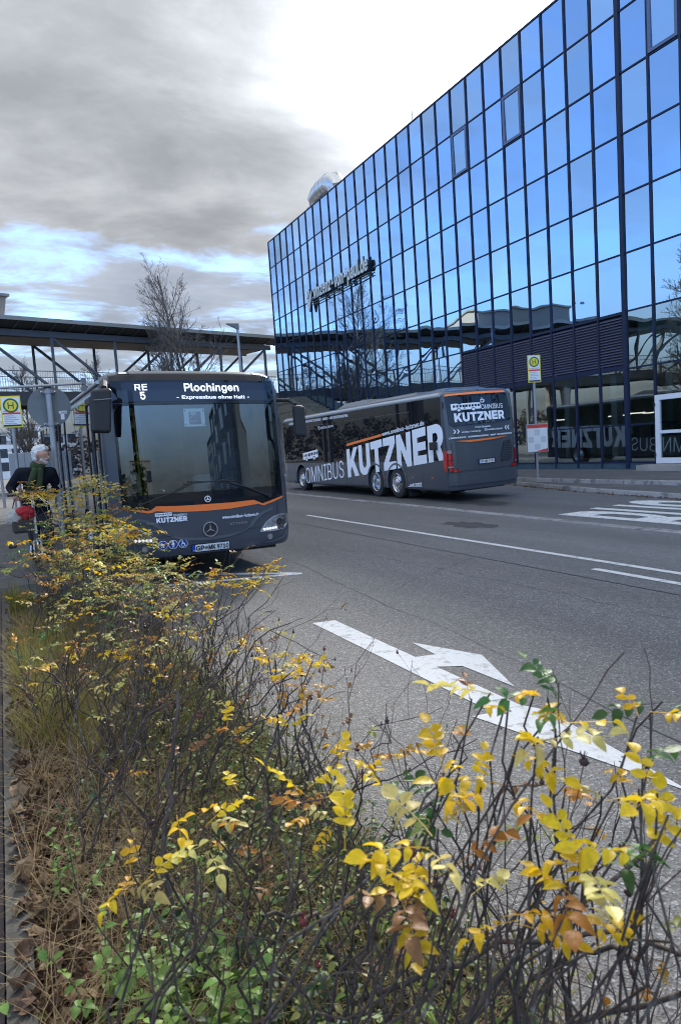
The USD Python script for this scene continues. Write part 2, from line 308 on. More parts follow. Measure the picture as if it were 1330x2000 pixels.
# the drainage strip: flat stones end to end
rs = random.Random(5)
gutter = tag(UsdGeom.Xform.Define(stage, '/World/gutter_strip').GetPrim(), kind='structure')
y = -1.0
while y < 58:
    L = rs.uniform(0.9, 1.05) if y < 30 else 2.0
    c = cbox(-0.14, 0.09, 0.008, L-0.008, -0.05, 0.022+rs.uniform(-0.004, 0.004), 0.012)
    part(gutter, 'gutter_stone', moved(c, (gx(y)-0.05, y, 0), rz=-math.atan2(gx(y+1)-gx(y), 1)), M_KERB); y += L
part(gutter, 'gutter_bed', sheet([(gx(Y0)-0.19, Y0), (gx(Y0)+0.09, Y0), (gx(Y1)+0.09, Y1), (gx(Y1)-0.19, Y1)], -0.004), M_TAR)
# kerbs along the bay, stone by stone, lower and upper
def along(path, step, y_from, y_to):
    ls = LineString(path); s = 0; out = []
    while s < ls.length:
        a, b = ls.interpolate(s), ls.interpolate(min(s+step, ls.length))
        if a.y > y_from and a.y < y_to: out.append(((a.x, a.y), (b.x, b.y)))
        s += step
    return out
def kerb_row(name, path, w, z0, z1, step, y_from, y_to, m, lay=0.0):
    root = tag(UsdGeom.Xform.Define(stage, numbered('/World', name)).GetPrim(), kind='structure')
    for (a, b) in along(path, step, y_from, y_to):
        d = np.subtract(b, a); L = np.hypot(*d); ang = math.atan2(d[1], d[0])
        c = cbox(0.006, L-0.006, -w, 0.0, z0, z1+rs.uniform(-0.004, 0.004), 0.018)
        part(root, 'kerb_stone', moved(c, (a[0], a[1], 0), rz=ang), m)
    return root
kerb_row('bay_kerb', KERB, 0.14, -0.05, 0.125, 1.0, 6, 45, M_KERB)
PK = [(x+0.14, yy) for x, yy in KERB]
UPK = [(16.5, -60), (16.82, 13.06), (16.75, 16.6), (16.9, 19.4), (17.8, 23.5), (18.3, 30), (18.3, 70)]
struct('far_pavement', slab(PK+[(21.6, 70), (21.6, -60)], -0.05, 0.118), M_PAVE)
kerb_row('upper_kerb', UPK, 0.12, 0.05, 0.25, 1.0, 4, 40, M_KERB)
struct('upper_pavement', slab([(x+0.12, yy) for x, yy in UPK]+[(21.55, 70), (21.55, -60)], 0.05, 0.246), M_PAVE)
# painted markings
def marking(name, polys, label):
    m = cat_([sheet(list(pl), 0.0042) for pl in polys]); return one(name, m, M_PAINT, label, 'road marking')
def band(a, b, w):
    a, b = np.array(a, float), np.array(b, float); d = b-a; d /= np.linalg.norm(d); n = np.array([-d[1], d[0]])*w/2
    return [a-n, b-n, b+n, a+n]
one('centre_line', sheet(band((cx(-20), -20), (cx(17.5), 17.5), 0.12), 0.0042), M_PAINT, 'long solid white line down the middle of the road', 'road marking')
one('lane_line', sheet(band((cx(-20)-0.62, -20), (cx(6.7)-0.47, 6.7), 0.12), 0.0042), M_PAINT, 'short white line beside the solid centre line at the right edge', 'road marking')
_arrow = shapely.union_all([Polygon(q) for q in (
    [(2.79, 6.62), (3.03, 6.57), (3.02, 3.63), (3.10, 3.46), (2.94, 2.25), (2.64, 3.66), (2.79, 3.63)],
    [(3.00, 4.98), (3.20, 4.92), (3.23, 5.36), (3.50, 4.67), (3.22, 3.92), (3.20, 4.53), (3.00, 4.66)])])
one('lane_arrow', sheet(list(_arrow.exterior.coords)[:-1], 0.0042), M_PAINT, 'large white straight and turn arrow painted on the near lane', 'road marking')
one('stop_line', ext(shapely.union_all([Polygon(q) for q in (band((1.4, 10.25), (3.86, 9.42), 0.11), band((2.3, 10.9), (3.80, 9.50), 0.10))]), 0.004), M_PAINT, 'thin white wedge of bus stop marking under the front of the near bus', 'road marking')
rc = np.random.RandomState(12)
def crack(name, a, b, w, label):
    n = 60; t = np.linspace(0, 1, n)[:, None]; P = np.array(a)+(np.array(b)-np.array(a))*t; z = np.cumsum(rc.normal(0, 0.022, (n, 2)), 0); P = P+z-t*z[-1]
    d = np.gradient(P, axis=0); d /= np.linalg.norm(d, axis=1, keepdims=True); nn = np.stack([-d[:, 1], d[:, 0]], 1)*(w*rc.uniform(0.3, 1.0, (n, 1)))
    v = np.c_[np.vstack([P-nn, P+nn]), np.full(2*n, 0.004)]; i = np.arange(n-1); struct(name, trimesh.Trimesh(v, np.vstack([np.stack([i, i+1, i+1+n], 1), np.stack([i, i+1+n, i+n], 1)]), process=False), M_TAR)
crack('road_crack', (3.2, 1.2), (5.6, 24.0), 0.006, ''); crack('road_crack', (5.9, 1.5), (5.3, 12.0), 0.004, ''); crack('road_crack', (4.2, 7.4), (6.3, 8.6), 0.005, ''); crack('road_crack', (9.2, 5.0), (9.6, 26.0), 0.005, '')
M_PATCH = road_mat('asphalt_patch', 0.050, 2.0, 1)
pa = np.linspace(0, 2*math.pi, 22, endpoint=False); pr = 1+0.25*rc.normal(0, 1, 22).clip(-1, 1)
struct('road_patch', sheet([(8.75+0.35*math.cos(a)*r, 11.9+0.75*math.sin(a)*r) for a, r in zip(pa, pr)], 0.0035), M_PATCH)
struct('road_patch', sheet([(11.9+0.5*math.cos(a)*r, 15.6+1.1*math.sin(a)*r) for a, r in zip(pa, pr[::-1])], 0.0035), M_PATCH)
def ground_word():
    out = []
    for k, (ch, x0, w) in enumerate((('B', 11.0, 1.05), ('U', 12.2, 0.95), ('S', 13.35, 1.05))):
        sh = words(ch, 1.0, 700); b = sh.bounds
        sh = affinity.translate(sh, -b[0], -b[1]); sh = affinity.scale(sh, w/(b[2]-b[0]), 4.6/(b[3]-b[1]), origin=(0, 0))
        out.append(affinity.translate(sh, x0, 11.65+0.25*k-4.6))
    m = ext(shapely.union_all(out), 0.003); m.apply_translation([0, 0, 0.0012]); return m
one('bus_lettering', ground_word(), M_PAINT, 'stretched white word BUS painted in the bay at right', 'road marking')

# the near side: bed of roses between road and path
BEDX0, BEDX1, BEDY1 = -0.06, 1.40, 9.2
def bed():
    nx, ny = 30, 150; X, Yy = np.meshgrid(np.linspace(BEDX0, BEDX1+0.02, nx), np.linspace(-3, BEDY1, ny))
    e = (X-BEDX0)/(BEDX1-BEDX0); X = X+np.where(e > 0.9, 0.16*(meshkit.fbm(np.stack([Yy*2.2, X*0, X*0], -1), 4, 8)-0.5), 0)
    Z = 0.335*(1-e)**1.3+0.10*(meshkit.fbm(np.stack([X*3, Yy*3, X*0], -1), 4, 3)-0.5)*np.clip(4*(1-e), 0, 1)*np.clip(8*e, 0, 1)-0.02*(e > 0.97)
    i, j = np.meshgrid(np.arange(ny-1), np.arange(nx-1), indexing='ij'); q = np.stack([i*nx+j, i*nx+j+1, (i+1)*nx+j+1, (i+1)*nx+j], -1).reshape(-1, 4)
    return (np.stack([X, Yy, Z], -1).reshape(-1, 3), q)
struct('rose_bed', bed(), M_SOIL, smooth=True)
kerb_row('road_kerb', [(1.46, 9.4), (1.46, 30)], 0.12, -0.05, 0.13, 1.0, 9.3, 28, M_KERB)
M_EDGE = mat('edging_concrete', (0.085, 0.080, 0.068), 0.9, var=0.25, vscale=35, bump=0.003, bscale=70, dirt=((0.08, 0.075, 0.06), 4, 0.5), perobj=0.1)
kerb_row('path_edging', [(-0.058, -3), (-0.058, BEDY1)], -0.075, 0.0, 0.352, 1.0, -3, 9, M_EDGE)
struct('near_path', slab([(-9, -60), (-0.143, -60), (-0.143, BEDY1+0.1), (-9, BEDY1+0.1)], -0.05, 0.338), M_PATH)
pv = [(-9, 0.40), (0.75, 0.40), (1.335, 0.125)]
struct('stop_platform', trimesh.Trimesh([(x, yy, z) for yy in (BEDY1+0.12, 45.0) for x, z in pv]+[(x, BEDY1+0.12, -0.05) for x in (-9, 1.335)], [[0, 1, 4], [0, 4, 3], [1, 2, 5], [1, 5, 4], [0, 6, 7], [0, 7, 1], [1, 7, 2]], process=False), M_PAVE)
# ------------------------------------------------------------------ the glass office building
FX, TOP, ROW, PITCHM, FY0 = 21.1, 18.42, 2.065, 1.2474, 53.5
M_FRAME = mat('frame_blue', (0.006, 0.012, 0.036), 0.5, var=0.15, vscale=2, spec=0.3)
M_PANE = glass('pane_mirror', (0.22, 0.30, 0.34), (0.56, 0.77, 1.0), 0.80, 0.6, wave=0.014, wscale=0.55, vary=0.14)
M_PANE2 = glass('pane_mirror_lighter', (0.30, 0.38, 0.42), (0.66, 0.84, 0.98), 0.72, 0.6, wave=0.016, wscale=0.5, vary=0.18)
M_PANEL = glass('pane_low', (0.55, 0.66, 0.64), (0.80, 0.92, 0.95), 0.45, 0.9, wave=0.014, wscale=0.5)
M_CLEAR = glass('pane_clear', (0.74, 0.83, 0.80), (0.86, 0.95, 0.95), 0.38, 1.0, wave=0.006, wscale=0.5)
M_INT = mat('interior_dark', (0.06, 0.065, 0.07), 0.8, var=0.3, vscale=0.8)
M_INTL = mat('interior_light', (0.48, 0.46, 0.39), 0.8, var=0.15, vscale=1)
M_SLAT = mat('louvre_metal', (0.075, 0.075, 0.115), 0.5, var=0.12, vscale=2)
M_SLATD = mat('louvre_back', (0.012, 0.012, 0.02), 0.7)
M_PLINTH = mat('plinth_teal', (0.03, 0.06, 0.085), 0.6, var=0.25, vscale=3)
M_ROOF = mat('roof_felt', (0.12, 0.12, 0.125), 0.8)
M_ALU = mat('white_aluminium', (0.62, 0.63, 0.66), 0.4, var=0.06, vscale=4)
M_CONC = mat('concrete', (0.27, 0.26, 0.24), 0.85, var=0.22, vscale=1.6, bump=0.004, bscale=20, dirt=((0.15, 0.14, 0.12), 0.9, 0.4))
M_WF = mat('window_frame_blue', (0.07, 0.11, 0.20), 0.45)
bld = thing('office_building', 'tall slanting blue mirror glass office building right of the road', 'building')
colY = lambda k: FY0-PITCHM*k
rowZ = lambda r: TOP-ROW*r
NC, CEND = 44, 31
rb = random.Random(11)
GB_Z = 0.50
def pane_mesh(c0, c1, z0, z1, t=0.03):
    "one pane, standing a hair out of true so that its reflection breaks from its neighbours'"
    ya, yb = colY(c1)+t, colY(c0)-t; a, b = rb.gauss(0, 0.0016), rb.gauss(0, 0.0016); cy, cz = (ya+yb)/2, (z0+z1)/2
    P = [(y_, z_) for z_ in (z0, z1) for y_ in (ya, yb)]
    v = [(FX+0.012*s+a*(y_-cy)+b*(z_-cz), y_, z_) for s in (0, 1) for y_, z_ in P]
    return trimesh.convex.convex_hull(np.array(v))
def flat_pane(c0, c1, z0, z1, t=0.03):
    m = pane_mesh(c0, c1, z0, z1, t); v = np.array(m.vertices); f = np.array(m.faces)
    return m
OPEN = {(29, 0), (29, 1), (23, 1), (20, 1)}
OPENW = {(29, 1): 'wide', (23, 1): '', (20, 1): ''}
rest = []
def sheet_pane(c0, c1, z0, z1, t=0.03):
    ya, yb = colY(c1)+t, colY(c0)-t; a, b = rb.gauss(0, 0.0026), rb.gauss(0, 0.0026); cy, cz = (ya+yb)/2, (z0+z1)/2
    v = np.array([(FX+a*(y_-cy)+b*(z_-cz), y_, z_) for y_, z_ in ((ya, z0), (ya, z1), (yb, z1), (yb, z0))])
    return trimesh.Trimesh(v, [[0, 1, 2], [0, 2, 3]], process=False)
for c in range(NC):
    for r in range(9):
        z1, z0 = rowZ(r)-0.025, (rowZ(r+1)+0.025 if r < 8 else GB_Z+0.03)
        if 20 <= c < 28 and r == 6: continue
        if c in (29, 30) and r >= 7 and c == 29 and False: continue
        door = c >= 29 and c < 31 and r >= 7
        if door:
            if r == 8: continue
            z0 = 2.93
        low = r >= 7 or (r == 6 and c >= 28)
        mm = M_CLEAR if r >= 7 and c >= 19 else M_PANEL if low else (M_PANE2 if rb.random() < 0.4 else M_PANE)
        hidden = c >= CEND or (r >= 7 and c < 18)
        if (c, r) in OPENW:
            fz = (z0+0.02, z1-0.02); ya, yb = colY(c+1)+0.05, colY(c)-0.05; w = 0.11
            fr = cat_([box(FX-0.07, FX+0.03, ya, yb, fz[0], fz[0]+w), box(FX-0.07, FX+0.03, ya, yb, fz[1]-w, fz[1]), box(FX-0.068, FX+0.028, ya, ya+w, fz[0]+w, fz[1]-w), box(FX-0.068, FX+0.028, yb-w, yb, fz[0]+w, fz[1]-w)])
            wf = part(bld, 'window_frame', fr, M_WF)
            tilt = trimesh.Trimesh([(FX-0.02+0.008, ya+w, fz[0]+w), (FX-0.02-0.012, ya+w, fz[1]-w), (FX-0.02-0.012, yb-w, fz[1]-w), (FX-0.02+0.008, yb-w, fz[0]+w)], [[0, 1, 2], [0, 2, 3]], process=False)
            part(wf, 'pane', tilt, M_PANE2); continue
        sp = sheet_pane(c, c+1, z0, z1)
        if hidden: rest.append((sp, mm)); continue
        part(bld, 'window_pane', sp, mm)
for mm in (M_PANE, M_PANE2, M_PANEL, M_CLEAR):
    g = [s for s, q in rest if q is mm]
    if g: part(bld, 'outer_panes', cat_(g), mm, kind='stuff')
for c in range(NC+1):
    w = 0.08 if c == 28 else 0.036
    part(bld, 'mullion', box(FX-0.055 if c != 28 else FX-0.075, FX+0.04, colY(c)-w, colY(c)+w, 0.3, TOP-0.004), M_FRAME)
for r in range(9):
    t = 0.028
    part(bld, 'transom', box(FX-0.035, FX+0.034, colY(NC), FY0, rowZ(r)-t-(0.02 if r == 0 else 0), rowZ(r)+t), M_FRAME)
part(bld, 'transom', box(FX-0.037, FX+0.036, colY(31), colY(18), GB_Z-0.03, GB_Z+0.03), M_FRAME)
part(bld, 'plinth', box(FX-0.03, FX+0.2, colY(NC), FY0-0.05, 0.1, GB_Z-0.032), M_PLINTH)
part(bld, 'roof', box(FX+0.05, FX+24, colY(NC), FY0-0.02, TOP-0.25, TOP-0.02), M_ROOF)
part(bld, 'back_wall', cat_([box(FX+6.5, FX+6.7, colY(NC), FY0-0.1, 4.2, TOP-0.3), box(FX+23.7, FX+24, colY(NC), FY0-0.02, 0.2, TOP-0.26), box(FX+0.06, FX+23.7, FY0-0.3, FY0-0.02, 0.2, TOP-0.26), box(FX+0.06, FX+23.7, colY(NC), colY(NC)+0.3, 0.2, TOP-0.26)]), M_INT)
for z in (rowZ(2), rowZ(4), rowZ(6)):
    part(bld, 'floor_slab', box(FX+0.35, FX+6.5, colY(NC)+0.3, FY0-0.32, z-0.30, z+0.05), M_INTL)
part(bld, 'floor_slab', box(FX+0.12, FX+9, colY(NC)+0.3, FY0-0.32, 4.0, 4.2), M_INTL)
part(bld, 'ground_floor', box(FX+0.21, FX+9, colY(NC)+0.3, FY0-0.32, 0.2, 0.47), M_INTL)
part(bld, 'shop_wall', box(FX+8.8, FX+9, colY(NC)+0.3, FY0-0.32, 0.48, 4.0), mat('shop_wall', (0.42, 0.46, 0.42), 0.8, var=0.3, vscale=1))
M_LAMPW = mat('strip_light', (0.8, 0.8, 0.8), 0.5, emit=((1.0, 0.93, 0.82), 0.30))
for k in range(17, 34, 2):
    part(bld, 'inner_column', box(FX+0.5, FX+0.82, colY(k)-0.3, colY(k)-0.02, 0.48, 3.99), M_INTL)
for k, (yy, xx) in enumerate(((25.0, 3.4), (23.4, 5.2), (20.4, 3.0), (20.9, 4.6))):
    part(bld, 'strip_light', box(FX+xx, FX+xx+0.1, yy, yy+0.9, 2.35, 2.40), M_LAMPW)
for k in range(9):
    yy = 17+k*1.3
    part(bld, 'shelf', box(FX+4+0.5*(k % 3), FX+4.5+0.5*(k % 3), yy, yy+0.9, 0.48, 1.5+0.35*(k % 2)), M_INT)
# curtain behind the two panes right of the louvres
cy0, cy1 = colY(31)+0.1, colY(28)-0.15; t = np.linspace(0, 1, 160)
cv = np.stack([FX+0.45+0.06*np.sin(t*95), cy0+(cy1-cy0)*t, 0*t], 1)
curt = trimesh.Trimesh(np.vstack([cv+[0, 0, 4.25], cv+[0, 0, 5.75]]), [[i, i+1, i+161] for i in range(159)]+[[i, i+161, i+160] for i in range(159)], process=False)
part(bld, 'curtain', curt, mat('curtain_cloth', (0.45, 0.52, 0.50), 0.9))
# louvres
for c in range(20, 28):
    ya, yb = colY(c+1)+0.055, colY(c)-0.055; z0, z1 = rowZ(7)+0.03, rowZ(6)-0.03
    lp = part(bld, 'louvre_panel', cat_([box(FX+0.10, FX+0.12, ya, yb, z0, z1), box(FX-0.04, FX+0.05, ya, yb, z0, z0+0.12), box(FX-0.04, FX+0.05, ya, yb, z1-0.05, z1)]), M_SLATD if False else M_FRAME)
    for k in range(17):
        z = z0+0.16+k*(z1-z0-0.26)/17
        s = trimesh.Trimesh([(FX-0.045, ya, z), (FX-0.045, yb, z), (FX+0.05, yb, z+0.075), (FX+0.05, ya, z+0.075), (FX-0.045, ya, z+0.018), (FX-0.045, yb, z+0.018), (FX+0.05, yb, z+0.093), (FX+0.05, ya, z+0.093)],
                            [[0, 1, 2], [0, 2, 3], [4, 6, 5], [4, 7, 6], [0, 5, 1], [0, 4, 5]], process=False)
        part(lp, 'slat', s, M_SLAT)
# entrance door at the right edge with its step
dr = part(bld, 'door', cat_([box(FX-0.09, FX+0.02, 17.12, 17.30, 0.46, 2.88), box(FX-0.09, FX+0.02, 14.95, 15.10, 0.46, 2.88), box(FX-0.088, FX+0.018, 15.10, 17.12, 2.70, 2.88), box(FX-0.088, FX+0.018, 15.10, 17.12, 0.46, 0.66), box(FX-0.088, FX+0.018, 15.10, 17.12, 1.52, 1.63)]), M_ALU)
part(dr, 'pane', box(FX-0.04, FX-0.03, 15.10, 17.12, 0.66, 2.70), M_CLEAR)
part(dr, 'hinge', cat_([box(FX-0.12, FX-0.09, 17.28, 17.34, z, z+0.10) for z in (0.72, 2.5)]), M_SLATD)
part(bld, 'door_step', cbox(FX-0.75, FX-0.035, 14.4, 17.62, 0.2, 0.44, 0.015), M_CONC)
# rooftop duct and rod
M_STEEL = mat('duct_steel', (0.62, 0.63, 0.64), 0.28, metal=1.0, var=0.1, vscale=1.5)
def duct():
    pts = []
    c0 = np.array([FX+1.2, 43.2, 17.9])
    for a in np.linspace(0, math.pi/2, 7): pts.append(c0+[0, 1.7-1.7*math.cos(a)-1.0, 1.25+0.95*math.sin(a)*1.0])
    return pts
DX = FX+1.6
dct = part(bld, 'roof_duct', tube([(DX, 47.6, 18.0), (DX, 47.6, 19.3), (DX, 47.4, 19.75), (DX, 46.95, 20.05), (DX, 46.3, 20.15), (DX, 45.0, 20.15), (DX, 44.3, 19.95), (DX, 44.0, 19.5), (DX, 44.0, 18.0)], 0.68, n=20), M_STEEL, smooth=40)
for yy in (46.3, 45.6, 45.0):
    part(dct, 'seam_ring', moved(lathe([(0.67, -0.03), (0.70, -0.03), (0.70, 0.03), (0.67, 0.03)], 24), (DX, yy, 20.15), rx=math.pi/2), M_STEEL)
part(bld, 'lightning_rod', tube([(FX+0.3, 32.3, 18.3), (FX+0.3, 32.3, 19.35)], 0.018), M_FRAME)
# ------------------------------------------------------------------ shop sign: letters on rails in front of the glass
sgn = thing('facade_sign', 'grey raised web address letters with leaf emblem mounted on the glass facade', 'sign', loc=(FX-0.30, 46.2, 11.97))
M_LET = mat('letter_grey', (0.50, 0.52, 0.50), 0.5, var=0.05)
M_LETD = mat('letter_side', (0.03, 0.045, 0.04), 0.6)
def wall_letters(sh, x, d):          # outline (a along -Y, b up) -> solid in front of the wall
    m = ext(sh, d); v = np.array(m.vertices); return trimesh.Trimesh(np.stack([x-v[:, 2], -v[:, 0], v[:, 1]], 1), m.faces, process=False)
nm = words('vinzenz-von-paul.de', 0.92, 700, width=7.9)
chars = sorted(nm.geoms, key=lambda g: g.bounds[0])
merged = []
for g in chars:                      # dots join their letters
    if merged and g.bounds[0] < merged[-1].bounds[2]-0.02: merged[-1] = shapely.union(merged[-1], g)
    else: merged.append(g)
for g in merged:
    g = affinity.translate(g, 1.25, 0.18)
    L_ = part(sgn, 'letter', wall_letters(g, 0.015, 0.02), M_LET); part(L_, 'letter_side', wall_letters(g, 0.115, 0.1), M_LETD)
leaf1 = Polygon([(0.38, -0.55), (0.0, 0.45), (0.06, 0.52), (0.36, 0.30)]); leaf2 = Polygon([(0.42, -0.55), (0.44, 0.28), (0.95, 0.85), (0.98, 0.72)]); leaf3 = Polygon([(0.04, 0.62), (0.30, 0.45), (0.28, 0.85), (0.14, 0.92)]); leaf4 = Polygon([(0.36, 0.42), (0.62, 0.70), (0.50, 1.02), (0.38, 0.80)])
for lf in (leaf1, leaf2, leaf3, leaf4):
    L_ = part(sgn, 'emblem_leaf', wall_letters(lf, 0.015, 0.02), M_LET); part(L_, 'leaf_side', wall_letters(lf, 0.115, 0.1), M_LETD)
for z in (0.02, -0.16):
    part(sgn, 'rail', box(0.10, 0.15, -9.2, -0.4, z, z+0.05), M_LETD)
for k in range(5):
    part(sgn, 'bracket', box(0.12, 0.29, -1.0-2*k, -0.95-2*k, -0.12, 0.06), M_LETD)
# ------------------------------------------------------------------ buses: shared parts
import manifold3d as m3
M_BUS = mat('bus_paint', (0.030, 0.035, 0.045), 0.38, var=0.05, vscale=0.8, coat=0.6, coat_rough=0.12, dirt=((0.06, 0.06, 0.06), 1.2, 0.10))
M_BUSL = mat('bus_paint_edge', (0.06, 0.068, 0.08), 0.35, coat=0.5)
M_BLACK = mat('black_glass', (0.004, 0.005, 0.007), 0.03, spec=0.5)
M_TRIM = mat('black_trim', (0.010, 0.010, 0.012), 0.55)
M_SGLASS = mat('side_glass', (0.004, 0.005, 0.007), 0.015, spec=0.32)
M_WS = glass('windscreen', (0.74, 0.82, 0.82), (0.82, 0.92, 1.0), 0.13, 0.85)
M_ORANGE = mat('orange_film', (0.80, 0.17, 0.025), 0.4, coat=0.4)
M_WHITE = mat('white_film', (0.74, 0.77, 0.82), 0.45)
M_GREYL = mat('grey_film', (0.10, 0.10, 0.11), 0.45)
M_CHROME = mat('chrome', (0.75, 0.76, 0.78), 0.14, metal=1.0)
M_RUB = mat('tyre_rubber', (0.016, 0.016, 0.016), 0.8, var=0.3, vscale=6, dirt=((0.05, 0.047, 0.043), 5, 0.2))
M_RIM = mat('polished_rim', (0.72, 0.73, 0.75), 0.18, metal=1.0)
M_RAIL = mat('roof_rail', (0.42, 0.44, 0.45), 0.35, metal=0.6)
M_RED = mat('lamp_red', (0.30, 0.006, 0.010), 0.12, coat=1.0, var=0.2, vscale=12)
M_REDD = mat('lamp_red_dark', (0.07, 0.004, 0.006), 0.15, coat=1.0)
M_REDG = mat('lamp_grey', (0.22, 0.18, 0.18), 0.15, coat=1.0)
M_AMBER = mat('amber_marker', (0.60, 0.13, 0.02), 0.2)
M_LENS = glass('lamp_lens', (0.92, 0.94, 0.95), (1, 1, 1), 0.06, 1.0)
M_LED = mat('display_led', (0.8, 0.8, 0.85), 0.5, emit=((0.90, 0.94, 1.0), 0.13))
M_LAMPON = mat('lamp_led', (0.8, 0.8, 0.8), 0.4, emit=((1, 0.98, 0.95), 0.12))
M_DISP = mat('display_panel', (0.012, 0.018, 0.032), 0.12, spec=0.5)
M_PLATE = mat('plate_white', (0.72, 0.73, 0.72), 0.45)
M_PLATEB = mat('plate_blue', (0.01, 0.06, 0.42), 0.45)
M_INK = mat('ink_black', (0.012, 0.012, 0.014), 0.5)
M_ICON = mat('icon_blue', (0.012, 0.045, 0.20), 0.4)
M_CAB = mat('cab_grey', (0.05, 0.055, 0.06), 0.7)
M_CABL = mat('cab_light', (0.22, 0.24, 0.25), 0.6)
M_YPOLE = mat('cab_yellow', (0.55, 0.40, 0.02), 0.4)
def loft(rings):
    n = len(rings[0]); v = np.vstack(rings); k = len(rings); F = []
    for a in range(k-1):
        i = np.arange(n); j = (i+1) % n
        F += [np.stack([a*n+i, a*n+j, (a+1)*n+j], 1), np.stack([a*n+i, (a+1)*n+j, (a+1)*n+i], 1)]
    for a, flip in ((0, True), (k-1, False)):
        c = len(v); v = np.vstack([v, rings[a].mean(0)]); i = np.arange(n); j = (i+1) % n
        F.append(np.stack([a*n+(j if flip else i), a*n+(i if flip else j), np.full(n, c)], 1))
    m = trimesh.Trimesh(v, np.vstack(F), process=True); trimesh.repair.fix_normals(m); return m
def solid(m): return m3.Manifold(m3.Mesh(np.asarray(m.vertices, np.float32), np.asarray(m.faces, np.uint32)))
def cyl_x(x0, x1, y, z, r, n=40):
    m = trimesh.creation.cylinder(r, x1-x0, sections=n); m.apply_transform(trimesh.transformations.rotation_matrix(math.pi/2, [0, 1, 0])); m.apply_translation([(x0+x1)/2, y, z]); return m
def tilted(m, k, x0=0.0):          # road crossfall: the body leans a little
    v = np.array(m.vertices); v[:, 2] += k*(v[:, 0]-x0); return trimesh.Trimesh(v, m.faces, process=False)
def cleaned(man):
    q = man.to_mesh(); return trimesh.Trimesh(q.vert_properties[:, :3], q.tri_verts, process=False)
def quad_text(sh, A, B, ta, tb):
    "outline stretched so that its base runs from A to B and its height from ta to tb"
    b = sh.bounds
    def f(x, y):
        u = (np.asarray(x)-b[0])/(b[2]-b[0]); w = (np.asarray(y)-b[1])/(b[3]-b[1])
        X = A[0]+(B[0]-A[0])*u+(ta[0]+(tb[0]-ta[0])*u)*w; Y = A[1]+(B[1]-A[1])*u+(ta[1]+(tb[1]-ta[1])*u)*w; return X, Y
    return shapely.transform(sh, lambda c: np.stack(f(c[:, 0], c[:, 1]), 1))
def flat_text(sh, x0, z0, x1, z1):
    b = sh.bounds; return quad_text(sh, (x0, z0), (x1, z0), (0, z1-z0), (0, z1-z0))
def bus_icon(w=1.0, h=0.34):
    body = sbox(0, 0.06, w, h).buffer(-0.03).buffer(0.03)
    for x in np.arange(0.06, w-0.1, 0.105): body = body.difference(sbox(x, h*0.50, x+0.075, h*0.80))
    body = body.difference(sbox(w*0.42, 0.08, w*0.42+0.02, h*0.8)).difference(sbox(w*0.46, 0.08, w*0.46+0.02, h*0.8))
    for x in (0.24*w, 0.74*w): body = body.difference(disc(0.075, x, 0.06)).union(disc(0.052, x, 0.05))
    return body
def wheel(parent, name, xo, xi, y, z, r, dish, tilt):
    "wheel whose outer face is at xo; dish > 0: deep bowl, else domed hub; the axle along x"
    s = 1 if xi > xo else -1; W = abs(xi-xo)
    def L(prof, n=36):
        m = lathe(prof, n); m.apply_transform(trimesh.transformations.rotation_matrix(math.pi/2*s, [0, 1, 0])); m.apply_translation([xo, y, z]); return tilted(m, *tilt)
    ty = part(parent, name, L([(r*0.60, 0.0), (r*0.66, -0.012), (r*0.90, 0.0), (r*0.97, 0.025), (r, 0.06), (r, W-0.06), (r*0.95, W-0.01), (r*0.6, W), (r*0.60, 0.0)]), M_RUB, smooth=35)
    if dish: prof = [(r*0.63, -0.004), (r*0.59, -0.014), (r*0.56, 0.0), (r*0.53, 0.09), (r*0.50, 0.17), (r*0.36, 0.19), (r*0.30, 0.15), (r*0.26, 0.05), (r*0.20, 0.035), (0.001, 0.03)]
    else: prof = [(r*0.63, -0.004), (r*0.59, -0.014), (r*0.56, 0.0), (r*0.53, 0.05), (r*0.46, 0.025), (r*0.36, -0.015), (r*0.33, -0.02), (r*0.30, 0.0), (r*0.24, -0.04), (r*0.18, -0.055), (0.001, -0.055)]
    rim = part(ty, 'rim', L(prof), M_RIM, smooth=35)
    bolts = []
    for k in range(10):
        a = k*math.pi/5; rr = r*(0.335 if not dish else 0.33); b = cyl_x(-0.03, 0.0, 0, 0, 0.016, 8)
        b.apply_translation([xo+(-0.015*s if not dish else 0.155*s), y+rr*math.cos(a), z+rr*math.sin(a)]); bolts.append(tilted(b, *tilt))
    part(rim, 'wheel_bolts', cat_(bolts), M_CHROME)
    if not dish:
        h = []
        for k in range(8):
            a = (k+.5)*math.pi/4; b = cyl_x(-0.006, 0.004, 0, 0, 0.030, 12); b.apply_translation([xo+0.026*s, y+r*0.475*math.cos(a), z+r*0.475*math.sin(a)]); h.append(tilted(b, *tilt))
        part(rim, 'rim_holes', cat_(h), M_INK)
    return ty
# ------------------------------------------------------------------ the near bus, seen from the front
K1 = (-0.020, 0.0)
bus1 = thing('city_bus', 'anthracite city bus facing the viewer, showing RE 5 Plochingen', 'bus', loc=(2.69, 10.0, 0), rz=math.radians(1.0))
prof1 = [(0.40, 1.30, 0.05), (0.46, 1.335, 0.015), (0.60, 1.355, 0.0), (1.20, 1.36, 0.0), (1.9, 1.36, 0.025), (2.62, 1.35, 0.05), (2.80, 1.338, 0.06), (2.95, 1.30, 0.075), (3.03, 1.25, 0.11), (3.08, 1.16, 0.19), (3.11, 1.0, 0.40), (3.12, 0.7, 0.9)]
_z1, _w1, _f1 = map(np.array, zip(*prof1))
def c1(t): t = np.minimum(np.abs(t), 1.0); return .10*t*t+.16*t**8
def front1(x, z, off=0.0):
    w, f = np.interp(z, _z1, _w1), np.interp(z, _z1, _f1); return np.stack([x, f+c1(x/w)-off, z], -1)
